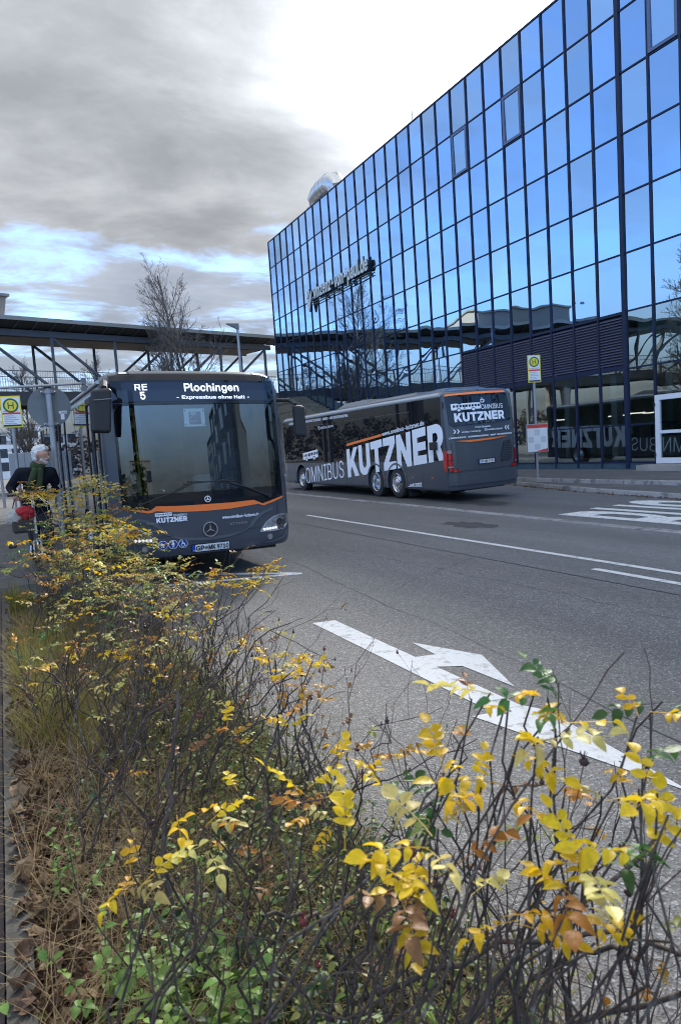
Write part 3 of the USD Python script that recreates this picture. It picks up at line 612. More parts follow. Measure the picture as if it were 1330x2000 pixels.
def front1t(x, z, off=0.0):
    x, z = np.asarray(x, float), np.asarray(z, float); q = front1(x, z, off); q[..., 2] += K1[0]*x; return q
LEN1 = 11.9
def ring1(z, w, f):
    t = np.concatenate([np.linspace(-1, -0.8, 7)[:-1], np.linspace(-0.8, 0.8, 15), np.linspace(0.8, 1, 7)[1:]])
    P = [(w*a, f+c1(a)) for a in t]
    P += [(w, yy) for yy in (0.6, 2, 4, 6, 8, 10, LEN1-0.25)]+[(w-0.25+0.25*math.cos(a), LEN1-f-0.25+0.25*math.sin(a)) for a in (0.5, 1.0, 1.57)]
    P += [(-x, yy) for x, yy in P[::-1] if yy > 0.55]
    return np.array([(x, yy, z) for x, yy in P])
shell1 = solid(loft([ring1(*q) for q in prof1]))
for s in (-1, 1):
    for yy in (2.72, 8.6): shell1 = shell1-solid(cyl_x(*sorted((s*0.95, s*1.6)), yy, 0.48, 0.58))
shell1 = shell1-solid(box(-1.27, 1.27, 0.42, 11.5, 0.95, 2.62))-solid(box(-1.19, 1.19, -0.5, 0.9, 1.30, 2.59))
part(bus1, 'body', tilted(cleaned(shell1), *K1), M_BUS, smooth=35)
# black screen surround with the outline of the orange line below it
low = [(-1.20, 1.158), (-1.10, 1.135), (-0.99, 1.112), (-0.87, 1.092), (-0.82, 1.10), (-0.746, 1.150), (-0.40, 1.130), (-0.05, 1.126), (0.35, 1.122), (0.72, 1.132), (0.80, 1.098), (0.864, 1.066), (0.95, 1.088), (1.12, 1.128), (1.25, 1.155)]
mask = Polygon([(-1.20, 3.035), *low, (1.25, 3.035)])
win = sbox(-1.165, 1.32, 1.185, 2.585).buffer(-0.07).buffer(0.07)
part(bus1, 'screen_surround', patch(mask.difference(win).difference(sbox(-1.3, 2.612, 1.3, 2.622)), front1t, 0.006, 0.07), M_BLACK, smooth=25)
part(bus1, 'windscreen', patch(win.buffer(0.004), front1t, 0.0012, 0.07), M_WS, smooth=25)
olow = [(-1.20, 1.138), (-1.10, 1.110), (-0.994, 1.084), (-0.862, 1.055), (-0.81, 1.060), (-0.752, 1.079), (-0.62, 1.060), (-0.40, 1.040), (-0.05, 1.027), (0.34, 1.030), (0.62, 1.052), (0.80, 1.066), (0.84, 1.046), (0.888, 1.033), (0.95, 1.050), (1.117, 1.091), (1.26, 1.130)]
part(bus1, 'orange_line', patch(Polygon(low+olow[::-1]).buffer(0), front1t, 0.005, 0.07), M_ORANGE, smooth=25)
dsp = part(bus1, 'destination_display', patch(Polygon([(-1.05, 2.907), (1.09, 2.907), (1.09, 2.638), (-1.05, 2.638)]), front1t, 0.010, 0.07), M_DISP, smooth=25)
def front_text(parent, sh, x0, z0, x1, z1, m, off, name='lettering', tall=False):
    g = flat_text(sh, x0, z0, x1, z1); return part(parent, name, patch(g, front1t, off, 0.3 if (x1-x0) > .4 else None), m)
def blocky(text, n):               # light points of a matrix display
    sh = words(text, 1.0, 700); b = sh.bounds; h = (b[3]-b[1])/n; c = []
    for i in range(int((b[2]-b[0])/h)+1):
        for j in range(n):
            q = sbox(b[0]+i*h, b[1]+j*h, b[0]+(i+1)*h, b[1]+(j+1)*h)
            if sh.intersection(q).area > 0.45*q.area: c.append(q)
    return shapely.union_all(c)
front_text(dsp, blocky('RE', 11), -0.88, 2.795, -0.71, 2.885, M_LED, 0.0125)
front_text(dsp, blocky('5', 11), -0.815, 2.665, -0.745, 2.775, M_LED, 0.0125)
front_text(dsp, blocky('Plochingen', 20), -0.19, 2.745, 0.64, 2.893, M_LED, 0.0125)
front_text(dsp, blocky('- Expressbus ohne Halt -', 13), -0.31, 2.652, 0.80, 2.718, M_LED, 0.0125)
for x in (-1.0, 1.0):
    mk = part(bus1, 'marker_light', patch(sbox(x-0.075, 3.040, x+0.075, 3.068).buffer(0.008), front1t, 0.012), M_TRIM); part(mk, 'bulb', patch(sbox(x-0.05, 3.045, x+0.05, 3.064), front1t, 0.016), M_LAMPON)
# lower front
M_CREASE = M_BUSL
wl = [(-1.04, 0.995), (-0.88, 0.950), (-0.75, 0.885), (-0.66, 0.79), (-0.59, 0.705), (-0.50, 0.692), (-0.57, 0.70), (-0.66, 0.735), (-0.75, 0.83), (-0.87, 0.91), (-1.02, 0.955)]
part(bus1, 'front_crease', patch(Polygon(wl).buffer(0.004), front1t, 0.012, 0.07), M_CREASE, smooth=25)
part(bus1, 'front_crease', patch(Polygon([(-x, z) for x, z in wl]).buffer(0.004), front1t, 0.012, 0.07), M_CREASE, smooth=25)
smile = [(-0.60, 0.690), (-0.35, 0.655), (-0.09, 0.632), (0.05, 0.632), (0.30, 0.648), (0.60, 0.692), (0.30, 0.618), (0.05, 0.598), (-0.09, 0.598), (-0.33, 0.620)]
part(bus1, 'front_crease', patch(Polygon(smile).buffer(0.003), front1t, 0.014, 0.07), M_CREASE, smooth=25)
for s in (-1, 1):
    hp = [(s*a, b) for a, b in ((0.800, 0.640), (0.850, 0.700), (0.90, 0.760), (0.985, 0.815), (1.06, 0.845), (1.17, 0.862), (1.33, 0.850), (1.345, 0.73), (1.24, 0.650), (1.04, 0.632))]
    HP = Polygon(hp)
    hl = part(bus1, 'headlight', patch(HP.buffer(0.012), front1t, 0.004, 0.07), M_CHROME, smooth=25)
    dx = lambda a: s*a
    for (a, b, r) in ((1.15, 0.755, 0.088), (0.99, 0.745, 0.062)):
        ring = part(hl, 'reflector', patch(disc(r, dx(a), b).difference(disc(r*0.78, dx(a), b)), front1t, 0.013, 0.05), M_RIM)
        part(ring, 'bulb', patch(disc(r*0.60, dx(a), b), front1t, 0.010, 0.05), M_INK if a > 1.1 else M_CHROME)
    for k in range(5): part(hl, 'daytime_led', patch(disc(0.021, dx(0.865+0.052*k), 0.664+0.002*k), front1t, 0.014), M_LAMPON)
    part(hl, 'lens', patch(HP, front1t, 0.020, 0.07), M_LENS, smooth=25)
    fg = part(bus1, 'fog_light', patch(disc(0.045, dx(0.955), 0.54), front1t, 0.012), M_CHROME); part(fg, 'lens', patch(disc(0.033, dx(0.955), 0.54), front1t, 0.016), M_REDG)
    part(bus1, 'bumper_fin', patch(Polygon([(dx(0.80), 0.455), (dx(1.0), 0.475), (dx(1.20), 0.52), (dx(1.33), 0.66), (dx(1.34), 0.62), (dx(1.22), 0.49), (dx(1.0), 0.445)]), front1t, 0.013, 0.07), M_CREASE)
    part(bus1, 'panel_gap', patch(LineString([(dx(0.795), 0.60), (dx(0.735), 0.42)]).buffer(0.004), front1t, 0.0035), M_INK)
part(bus1, 'panel_gap', patch(LineString([(-0.80, 0.70), (-0.62, 0.70), (-0.3, 0.64), (0, 0.585), (0.3, 0.64), (0.62, 0.70), (0.80, 0.70)]).buffer(0.003), front1t, 0.0035, 0.07), M_INK)
part(bus1, 'panel_gap', patch(LineString([(1.13, 1.09), (1.12, 0.86)]).buffer(0.003), front1t, 0.0035), M_INK)
# emblem: a three pointed star in a ring
def star(r):
    arms = []
    for k in range(3):
        a = math.pi/2+k*2*math.pi/3; q = Polygon([(-0.10*r, 0.0), (0, -0.10*r), (0.10*r, 0.0), (0, 0.93*r)]); arms.append(affinity.rotate(q, math.degrees(a)-90, origin=(0, 0)))
    return shapely.union_all(arms).buffer(0.012*r)
em = part(bus1, 'emblem', patch(disc(0.112, 0, 0.752, 24).difference(disc(0.096, 0, 0.752, 24)), front1t, 0.026), M_CHROME, smooth=25)
part(em, 'badge', patch(disc(0.097, 0, 0.752, 24), front1t, 0.012), M_INK); part(em, 'star', patch(affinity.translate(star(0.100), 0, 0.752), front1t, 0.025), M_CHROME)
em2 = part(bus1, 'emblem', patch(disc(0.047, 0, 1.200, 16).difference(disc(0.038, 0, 1.2, 16)), front1t, 0.012), M_WHITE); part(em2, 'star', patch(affinity.translate(star(0.040), 0, 1.2).buffer(0.003), front1t, 0.0122), M_WHITE)
pl = part(bus1, 'number_plate', patch(sbox(-0.29, 0.432, 0.272, 0.545).buffer(0.006), front1t, 0.024), M_INK)
part(pl, 'plate_face', patch(sbox(-0.245, 0.437, 0.268, 0.54), front1t, 0.027), M_PLATE); part(pl, 'euro_band', patch(sbox(-0.287, 0.437, -0.245, 0.54), front1t, 0.0272), M_PLATEB)
front_text(pl, words('GP', 1, 600), -0.235, 0.453, -0.110, 0.524, M_INK, 0.0295); part(pl, 'seal', patch(disc(0.022, -0.078, 0.488), front1t, 0.029), M_GREYL)
front_text(pl, words('MK 9710', 1, 600), -0.045, 0.453, 0.258, 0.524, M_INK, 0.0295); front_text(pl, words('D', 1, 600), -0.276, 0.447, -0.256, 0.465, M_WHITE, 0.0295)
# pictograms
def icon(x, kind):
    z = 0.582-0.004; b = part(bus1, 'pictogram', patch(disc(0.066, x, z, 20), front1t, 0.006), M_WHITE); part(b, 'blue_disc', patch(disc(0.059, x, z, 20), front1t, 0.008), M_ICON)
    if kind == 'pram': sh = shapely.union_all([Polygon([(-.034, .012), (.018, .012), (.012, -.008), (.0, -.016), (-.022, -.016), (-.032, -.006)]), Polygon([(-.034, .014), (-.006, .014), (-.014, .036), (-.028, .030)]), LineString([(.018, .012), (.036, .026)]).buffer(.003), disc(.009, -.02, -.028), disc(.009, .008, -.028)])
    elif kind == 'walk': sh = shapely.union_all([disc(.010, 0, .036), Polygon([(-.012, .024), (.012, .024), (.026, -.002), (.020, -.006), (.010, .008), (.010, -.012), (.014, -.042), (.006, -.042), (0, -.016), (-.006, -.042), (-.014, -.042), (-.010, -.012), (-.010, .008), (-.020, -.006), (-.026, -.002)])])
    else: sh = shapely.union_all([disc(.008, -.010, .038), LineString([(-.010, .028), (-.006, -.002), (.016, -.004), (.028, -.030)]).buffer(.0055), LineString([(-.008, .012), (.012, .012)]).buffer(.004), disc(.030, -.002, -.014).difference(disc(.023, -.002, -.014))])
    part(b, 'symbol', patch(affinity.translate(sh, x, z), front1t, 0.010), M_WHITE)
icon(-0.702, 'pram'); icon(-0.558, 'walk'); icon(-0.415, 'chair')
front_text(bus1, words('KUTZNER', 1, 900), -0.762, 0.905, -0.325, 0.977, M_WHITE, 0.007); front_text(bus1, words('OMNIBUS', 1, 400), -0.52, 0.985, -0.32, 1.016, M_WHITE, 0.007)
front_text(bus1, bus_icon(), -0.775, 0.988, -0.535, 1.046, M_WHITE, 0.007, 'bus_symbol'); front_text(bus1, words('www.omnibus-kutzner.de', 1, 600), 0.20, 0.885, 0.795, 0.932, M_WHITE, 0.007)
front_text(bus1, words('CITARO', 1, 500), 0.31, 0.782, 0.582, 0.815, M_CHROME, 0.010)
# wipers
def f1(x, z, off): return front1t(np.array([x]), np.array([z]), off)[0]
for pts in (((-0.951, 1.19), (-0.70, 1.27), (-0.478, 1.335), (-0.207, 1.45)), ((0.965, 1.18), (0.78, 1.26), (0.613, 1.335), (0.333, 1.425))):
    wp = part(bus1, 'wiper', tube([f1(a, b, 0.045) for a, b in pts], 0.012, 6), M_TRIM)
    part(wp, 'wiper_hub', tube([f1(pts[0][0], pts[0][1], 0.0), f1(pts[0][0]+0.02*np.sign(pts[0][0]), pts[0][1], 0.065)], 0.032, 10), M_TRIM)
    bl = [f1(pts[-1][0]+(a*-np.sign(pts[-1][0])), 1.44+0.01*k, 0.02) for k, a in enumerate((-0.12, 0.15, 0.40, 0.6))]
    part(wp, 'wiper_blade', tube(bl, 0.009, 6), M_TRIM)
# mirrors
def rhull(pts, r, n=1):
    s = trimesh.creation.icosphere(n, 1.0).vertices; return trimesh.convex.convex_hull(np.vstack([np.array(q)+s*np.array(r) for q in pts]))
mr = part(bus1, 'mirror', rhull([(-1.47, -0.24, 2.76), (-1.30, -0.24, 2.77), (-1.52, -0.26, 2.28), (-1.36, -0.26, 2.27)], (0.05, 0.07, 0.05), 2), M_TRIM, smooth=50)
part(mr, 'mirror_arm', tube([(-1.22, 0.2, 2.86), (-1.30, 0.02, 2.92), (-1.34, -0.20, 2.82)], 0.045, 8), M_TRIM)
part(mr, 'mirror_band', rhull([(-1.47, -0.315, 2.66), (-1.31, -0.315, 2.67)], (0.045, 0.012, 0.006), 1), M_CABL)
mr2 = part(bus1, 'mirror', rhull([(1.46, -0.10, 2.47), (1.56, -0.12, 2.45), (1.46, -0.10, 2.08), (1.57, -0.12, 2.06)], (0.04, 0.06, 0.05), 2), M_TRIM, smooth=50)
part(mr2, 'mirror_arm', tube([(1.30, 0.2, 2.62), (1.42, 0.0, 2.60), (1.47, -0.10, 2.52)], 0.03, 8), M_TRIM)
# notice behind the screen
def behind(x, z, off=0.0): q = front1t(x, z, off); q[..., 1] += 0.05; return q
nt = part(bus1, 'paper_notice', patch(Polygon([(-0.215, 2.53), (0.088, 2.53), (0.090, 2.270), (-0.225, 2.270)]), behind, 0.0012), mat('paper_pale_blue', (0.78, 0.88, 0.90), 0.7))
part(nt, 'notice_field', patch(sbox(-0.145, 2.30, 0.03, 2.485), behind, 0.003), mat('notice_purple', (0.20, 0.10, 0.19), 0.6))
for sh in (flat_text(words('Ersatz', 1, 600), -0.130, 2.335, -0.03, 2.362), affinity.translate(affinity.scale(bus_icon(1, .5), 0.085, 0.085, origin=(0, 0)), -0.125, 2.435), LineString([(-0.125, 2.39), (-0.05, 2.475)]).buffer(0.004)):
    part(nt, 'lettering', patch(sh, behind, 0.0042), M_PLATE)
for x, z in ((-0.195, 2.50), (0.07, 2.50), (-0.2, 2.30), (0.07, 2.30)): part(nt, 'pin', patch(disc(0.009, x, z, 4), behind, 0.003), M_INK)
# cab
T1 = lambda m: tilted(m, *K1)
part(bus1, 'cab_floor', T1(box(-1.26, 1.26, 0.45, 11.4, 0.955, 0.99)), M_CAB)
part(bus1, 'dashboard', T1(cat_([cbox(-1.2, 1.2, 0.30, 0.62, 0.98, 1.29, 0.05), rhull([(0.25, 0.75, 1.30), (1.05, 0.75, 1.30), (0.25, 0.55, 1.36), (1.05, 0.55, 1.36)], (0.05, 0.05, 0.05))])), M_CAB)
part(bus1, 'cash_desk', T1(cat_([cbox(0.0, 0.30, 0.62, 0.80, 1.25, 1.55, 0.04), ])), M_CABL)
sw = trimesh.creation.torus(0.22, 0.018, 24, 8); sw.apply_transform(trimesh.transformations.rotation_matrix(1.0, [1, 0, 0])); sw.apply_translation([0.72, 0.85, 1.42])
part(bus1, 'steering_wheel', T1(sw), M_TRIM)
st = part(bus1, 'driver_seat', T1(cat_([cbox(0.46, 1.0, 1.25, 1.40, 1.0, 1.95, 0.05), cbox(0.48, 0.98, 0.95, 1.3, 1.0, 1.2, 0.05)])), M_CAB)
part(st, 'headrest', T1(cbox(0.58, 0.88, 1.26, 1.38, 1.97, 2.16, 0.04)), M_CAB)
part(bus1, 'hand_rail', T1(tube([(-1.14, 0.50, 1.33), (-1.07, 0.52, 1.47), (-0.93, 0.55, 1.63), (-0.895, 0.56, 1.63), (-0.87, 0.57, 1.60), (-0.86, 0.6, 1.33)], 0.016, 8)), M_CABL)
for x, yy in ((-0.62, 1.7), (-0.35, 2.6), (0.40, 2.8), (-0.5, 4.4), (0.5, 4.6), (-0.45, 6.5), (0.5, 7)): part(bus1, 'grab_pole', T1(tube([(x, yy, 0.99), (x, yy, 2.6)], 0.017, 8)), M_YPOLE if x != 0.40 else M_CABL)
rs1 = random.Random(3)
for r_ in range(6):
    for x in (-0.98, -0.55, 0.55, 0.98): part(bus1, 'seat', T1(cat_([cbox(x-0.2, x+0.2, 3.3+r_*1.0, 3.42+r_*1.0, 1.2, 2.0, 0.05), cbox(x-0.2, x+0.2, 2.95+r_*1.0, 3.3+r_*1.0, 1.2, 1.42, 0.04)])), M_CAB)
part(bus1, 'cab_partition', T1(box(0.28, 1.25, 1.62, 1.66, 0.99, 2.3)), M_CAB)
part(bus1, 'rear_wall', T1(box(-1.26, 1.26, 11.35, 11.42, 0.99, 2.6)), M_CAB)
# flanks: glazed doors and windows on the kerb side, windows on the other
for s in (-1, 1):
    fm = lambda a, b, off=0.0, s=s: np.stack([s*(np.interp(b, _z1, _w1)+off), a, b+K1[0]*s*1.36], -1)
    edges = [0.42, 1.05, 1.68, 3.28, 4.95, 6.25, 7.55, 9.3, 10.4, 11.55] if s < 0 else [0.35, 1.6, 3.3, 5.0, 6.7, 8.4, 10.0, 11.5]
    for k in range(len(edges)-1):
        a, b = edges[k]+0.03, edges[k+1]-0.03; door = s < 0 and (k < 2 or k in (4, 5))
        z0 = 0.48 if door else 1.02
        pn = part(bus1, 'door' if door else 'side_window', patch(sbox(a, z0, b, 2.78).buffer(-0.04).buffer(0.04), fm, 0.006, 0.4), M_SGLASS)
        if door: part(pn, 'door_frame', patch(sbox(a, z0-0.03, b, 2.80).difference(sbox(a+0.06, z0+0.06, b-0.06, 2.70)), fm, 0.022, 0.4), M_TRIM); part(pn, 'door_bar', tube([(s*1.395, a+0.12, 0.9), (s*1.395, a+0.12, 2.0)], 0.014, 6), M_CABL)
    part(bus1, 'roof_edge', T1(tube([(s*1.325, yy, 2.94) for yy in (0.4, 3, 6, 9, 11.7)], 0.025, 8)), M_RAIL)
    for yy in (2.72, 8.6): wheel(bus1, 'wheel', s*1.33, s*1.05, yy, 0.48, 0.48, False, K1)
part(bus1, 'roof_unit', T1(rhull([(-0.7, 3.2, 3.2), (0.7, 3.2, 3.2), (-0.7, 6.4, 3.2), (0.7, 6.4, 3.2)], (0.15, 0.3, 0.12))), M_BUS)
part(bus1, 'under_tray', T1(box(-1.15, 1.15, 0.35, 11.4, 0.33, 0.41)), M_TRIM)
# ------------------------------------------------------------------ the second bus, seen from behind at the far stop
K2 = (0.020, 0.0)
bus2 = thing('coach', 'anthracite coach seen from behind, with huge white lettering on its side', 'bus', loc=(11.5, 16.35, 0), rz=-math.radians(1.5))
W2, LEN2 = 2.50, 14.1
prof2 = [(0.33, 0.03), (0.40, 0.0), (1.2, 0.0), (2.6, 0.0), (3.03, 0.005), (3.12, 0.03), (3.19, 0.09), (3.235, 0.19), (3.26, 0.42), (3.27, 0.8)]
def rearc(z): return np.interp(z, [0.33, 0.5, 0.9, 2.0, 2.2, 3.05, 3.2, 3.27], [0.03, 0.0, 0.02, 0.06, 0.08, 0.20, 0.32, 0.8])
RB = 0.07                                        # the rear bulges in plan
def rear2(x, z, off=0.0):
    x, z = np.asarray(x, float), np.asarray(z, float); t = np.abs(x/W2*2-1); y = rearc(z)+RB*t**2+0.13*t**9-off; return np.stack([x, y, z+K2[0]*x], -1)
def ring2(z, ins):
    P = []
    t = np.concatenate([np.linspace(-1, -0.75, 7)[:-1], np.linspace(-0.75, 0.75, 11), np.linspace(0.75, 1, 7)[1:]])
    for a in t: P.append((W2/2+(W2/2-ins)*a, float(rearc(z))+RB*a*a+0.13*abs(a)**9))
    P += [(W2-ins, yy) for yy in (1, 3, 5, 7, 9, 11, 13.2)]+[(W2-0.5-ins+0.5*math.cos(a), LEN2-0.5-ins+0.5*math.sin(a)) for a in (0.4, 0.8, 1.2, 1.57)]
    P += [(0.5+ins-0.5*math.cos(a), LEN2-0.5-ins+0.5*math.sin(a)) for a in (1.2, 0.8, 0.4)]+[(ins, yy) for yy in (13.2, 11, 9, 7, 5, 3, 1)]
    return np.array([(x, yy, z) for x, yy in P])
shell2 = solid(loft([ring2(*q) for q in prof2]))
for yy, r in ((11.64, 0.64), (4.66, 0.61), (3.20, 0.61)):
    for x0, x1 in ((-0.2, 0.55), (W2-0.55, W2+0.2)): shell2 = shell2-solid(cyl_x(x0, x1, yy, 0.50, r))
T2 = lambda m: tilted(m, *K2)
part(bus2, 'body', T2(cleaned(shell2)), M_BUS, smooth=35)
def side2(a, b, off=0.0): a, b = np.asarray(a, float), np.asarray(b, float); return np.stack([0*a-off, a, b], -1)
def bandpoly(a, b, z0, z1): return sbox(a, z0, b, z1)
# glazing: one black band cut into panes
cuts = [0.40, 2.05, 3.72, 5.38, 7.03, 8.68, 10.3, 11.2, 12.6, 13.6]
for k in range(len(cuts)-1):
    a, b = cuts[k]+0.012, cuts[k+1]-0.012
    q = sbox(a, 1.225, b, 3.04)
    if k == 0: q = q.intersection(Polygon([(0.46, 3.04), (0.40, 2.6), (0.36, 2.1), (0.40, 1.225), (3, 1.225), (3, 3.04)]))
    pn = part(bus2, 'side_window', patch(q, side2, 0.004), M_SGLASS)
    if k in (1, 2, 3, 5, 6): part(pn, 'vent_line', patch(sbox(a+0.05, 2.74, b-0.05, 2.75), side2, 0.0055), M_GREYL)
part(bus2, 'window_back', patch(sbox(0.40, 1.22, 13.6, 3.045), side2, 0.002), M_INK)
for s_, x in ((0, 0.035), (1, W2-0.035)): part(bus2, 'roof_rail', T2(tube([(x, 0.42, 3.10), (x, 4, 3.115), (x, 8, 3.115), (x, 13.3, 3.11)], (0.075), 10)), M_RAIL, smooth=50)
part(bus2, 'side_window', T2(box(W2-0.002, W2+0.004, 0.5, 13.5, 1.25, 3.0)), M_SGLASS)
lines_ = [(sbox(0.4, 0, 13.5, 0.012), 1.205)]
for yy in (13.2, 12.45, 10.85, 8.9, 7.05, 5.40, 3.93, 2.52, 1.55): part(bus2, 'panel_gap', patch(sbox(yy-0.004, 0.36 if abs(yy-3.93) > .1 else 0.36, yy+0.004, 1.205), side2, 0.0022), M_INK)
part(bus2, 'panel_gap', patch(sbox(0.32, 1.205, 13.6, 1.215), side2, 0.0022), M_INK)
def arch(yy, r, R): return disc(R, yy, 0.50, 20).difference(disc(r, yy, 0.50, 20)).intersection(sbox(yy-2, 0.36, yy+2, 3))
for yy, r in ((11.64, 0.64), (4.66, 0.61), (3.20, 0.61)): part(bus2, 'wheel_arch', patch(arch(yy, r, r+0.055), side2, 0.012), M_BUSL)
for yy, d in ((11.64, False), (4.66, True), (3.20, False)):
    wheel(bus2, 'wheel', 0.02, 0.34, yy, 0.505, 0.505, d, K2); wheel(bus2, 'wheel', W2-0.02, W2-0.34, yy, 0.505, 0.505, d, (0.02, W2))
part(bus2, 'mud_flap', T2(box(0.04, 0.45, 2.48, 2.50, 0.08, 0.5)), M_TRIM)
def side_text(sh, a, zb, zt, b, zb2, zt2, m=None, name='lettering', off=0.0062):
    g = quad_text(sh, (a, zb), (b, zb2), (0, zt-zb), (0, zt2-zb2)); return part(bus2, name, patch(g, side2, off), m or M_WHITE)
side_text(words('KUTZNER', 1, 900), 6.90, 0.62, 1.70, 0.30, 1.22, 2.34)
part(bus2, 'lettering', patch(quad_text(words('KUTZNER', 1, 900), (8.5, 0.74), (13.5, 0.90), (0, 1.15), (0, 1.20)), lambda a, b, off=0.0: np.stack([0*np.asarray(a)+W2+off, a, b+K2[0]*W2], -1), 0.0062), M_WHITE)
part(bus2, 'lettering', patch(quad_text(words('OMNIBUS', 1, 300), (4.6, 0.42), (8.2, 0.66), (0, 0.66), (0, 0.66)), lambda a, b, off=0.0: np.stack([0*np.asarray(a)+W2+off, a, b+K2[0]*W2], -1), 0.0062), M_WHITE)
side_text(words('OMNIBUS', 1, 300), 11.16, 0.32, 0.99, 7.26, 0.63, 1.29)
part(bus2, 'orange_line', patch(Polygon([(6.86, 1.90), (6.86, 1.81), (4.07, 2.065), (4.07, 2.15)]), side2, 0.0062), M_ORANGE)
side_text(words('www.omnibus-kutzner.de', 1, 700), 4.01, 2.07, 2.20, 1.31, 2.29, 2.44)
side_text(words('...seit 2022', 1, 800), 2.49, 0.40, 0.50, 1.64, 0.43, 0.555)
side_text(bus_icon(), 11.33, 1.27, 1.62, 9.67, 1.37, 1.76, name='bus_symbol')
side_text(words('SCHIENENERSATZVERKEHR', 1, 600), 11.15, 2.91, 3.01, 9.12, 2.90, 3.0); side_text(words('ANMIET- UND SONDERVERKEHRE', 1, 600), 8.95, 2.90, 3.0, 6.58, 2.89, 2.99)
side_text(words('LINIENVERKEHR', 1, 600), 12.75, 2.91, 3.01, 11.45, 2.91, 3.01)
side_text(words('omnibus_kutzner', 1, 400), 9.22, 2.55, 2.68, 7.92, 2.58, 2.68)
ig = lambda: shapely.union_all([sbox(-.5, -.5, .5, .5).buffer(.1).difference(sbox(-.4, -.4, .4, .4).buffer(.1)), disc(.26).difference(disc(.16)), disc(.06, .3, .3)])
part(bus2, 'round_mark', patch(affinity.translate(affinity.scale(ig(), 0.12, 0.13, origin=(0, 0)), 9.36, 2.62), side2, 0.0062), M_WHITE)
for yy in (5.63, 4.05, 2.14, 1.0, 8.4, 10.6): part(bus2, 'side_marker', patch(sbox(yy-0.05, 0.69, yy+0.05, 0.72), side2, 0.012), M_AMBER)
cmb = part(bus2, 'camera_housing', T2(cbox(-0.13, -0.008, 0.62, 0.92, 1.54, 1.77, 0.02)), M_INK); part(cmb, 'bracket', T2(beam((-0.02, 0.78, 1.77), (-0.02, 0.72, 1.92), 0.05, 0.03)), M_INK)
# rear
def rear_part(name, poly, m, off=0.006, parent=None, grid=0.12, smooth=25): return part(parent if parent is not None else bus2, name, patch(poly, rear2, off, grid), m, smooth=smooth)
rw = Polygon([(0.10, 3.03), (0.30, 3.05), (1.25, 3.06), (2.15, 3.06), (2.25, 3.02), (2.37, 2.40), (2.36, 2.27), (2.28, 2.24), (1.25, 2.20), (0.30, 2.18), (0.18, 2.19), (0.13, 2.25)])
rwp = rear_part('rear_window', rw, M_BLACK, 0.006)
rear_part('orange_line', Polygon([(0.10, 3.045), (0.14, 3.10), (1.2, 3.135), (2.17, 3.125), (2.24, 3.08), (2.15, 3.068), (1.25, 3.068), (0.3, 3.058)]), M_ORANGE, 0.010)
rear_part('orange_line', Polygon([(0.21, 1.755), (0.65, 1.745), (1.3, 1.755), (2.15, 1.775), (1.6, 1.715), (1.2, 1.70), (0.7, 1.685)]), M_ORANGE, 0.008)
def rtext(sh, x0, z0, x1, z1, m=None, off=0.009, name='lettering', parent=None): return part(parent if parent is not None else bus2, name, patch(flat_text(sh, x0, z0, x1, z1), rear2, off, 0.35), m or M_WHITE)
rtext(words('KUTZNER', 1, 900), 0.30, 2.285, 2.05, 2.545, parent=rwp); rtext(words('OMNIBUS', 1, 400), 1.24, 2.605, 2.04, 2.745, parent=rwp); rtext(bus_icon(), 0.24, 2.59, 1.22, 2.815, name='bus_symbol', parent=rwp)
cup = shapely.union_all([sbox(0, 0, 0.10, 0.085).buffer(0.008).difference(sbox(0.012, 0.012, 0.088, 0.074)), disc(.032, .115, .045).difference(disc(.02, .115, .045)).difference(sbox(0, 0, .105, .1)), LineString([(.03, .1), (.035, .115), (.03, .13)]).buffer(.004), LineString([(.06, .1), (.065, .115), (.06, .13)]).buffer(.004)])
part(rwp, 'cup_symbol', patch(affinity.translate(cup, 1.25, 2.81), rear2, 0.009), M_WHITE)
rtext(words('S E T R A', 1, 700), 0.71, 2.215, 1.69, 2.268, M_GREYL, parent=rwp)
rtext(words('73113 Ottenbach', 1, 500), 0.94, 2.075, 1.48, 2.125); rtext(words('omnibus-kutzner.de', 1, 500), 0.48, 1.965, 1.13, 2.012)
rtext(ig(), 1.27, 1.97, 1.35, 2.05, name='round_mark'); rtext(words('omnibus_kutzner', 1, 500), 1.38, 1.975, 1.93, 2.03)
for x0, d in ((0.22, 1), (0.33, 1), (2.10, -1), (2.20, -1)):
    rear_part('chevron', Polygon([(x0, 1.96), (x0+0.05*d, 2.02), (x0, 2.08), (x0+0.04*d, 2.08), (x0+0.09*d, 2.02), (x0+0.04*d, 1.96)]), M_WHITE, 0.008)
for t_, a, b in (('LINIENVERKEHR', 0.10, 0.61), ('SCHIENENERSATZVERKEHR', 0.68, 1.39), ('ANMIET- UND SONDERVERKEHRE', 1.46, 2.30)): rtext(words(t_, 1, 700), a, 1.818, b, 1.862)
lv = [rear_part('vent_panel', Polygon([(1.94, 1.62), (2.20, 1.66), (2.24, 1.60), (2.24, 1.16), (2.14, 1.06), (1.78, 1.03), (1.80, 1.25)]), M_TRIM, 0.006)]
for k in range(11):
    z = 1.08+k*0.05; a = np.interp(z, [1.03, 1.25, 1.62], [1.80, 1.83, 1.96]); part(lv[0], 'vent_slat', patch(sbox(a, z, 2.22, z+0.022), rear2, 0.016, 0.2), M_BUS)
rp = rear_part('number_plate', sbox(0.955, 1.02, 1.60, 1.175), M_INK, 0.010); part(rp, 'plate_face', patch(sbox(1.03, 1.045, 1.545, 1.145), rear2, 0.013), M_PLATE); part(rp, 'euro_band', patch(sbox(0.99, 1.045, 1.03, 1.145), rear2, 0.0132), M_PLATEB)
rtext(words('GP MK 9703', 1, 600), 1.045, 1.058, 1.53, 1.132, M_INK, 0.0155, parent=rp)
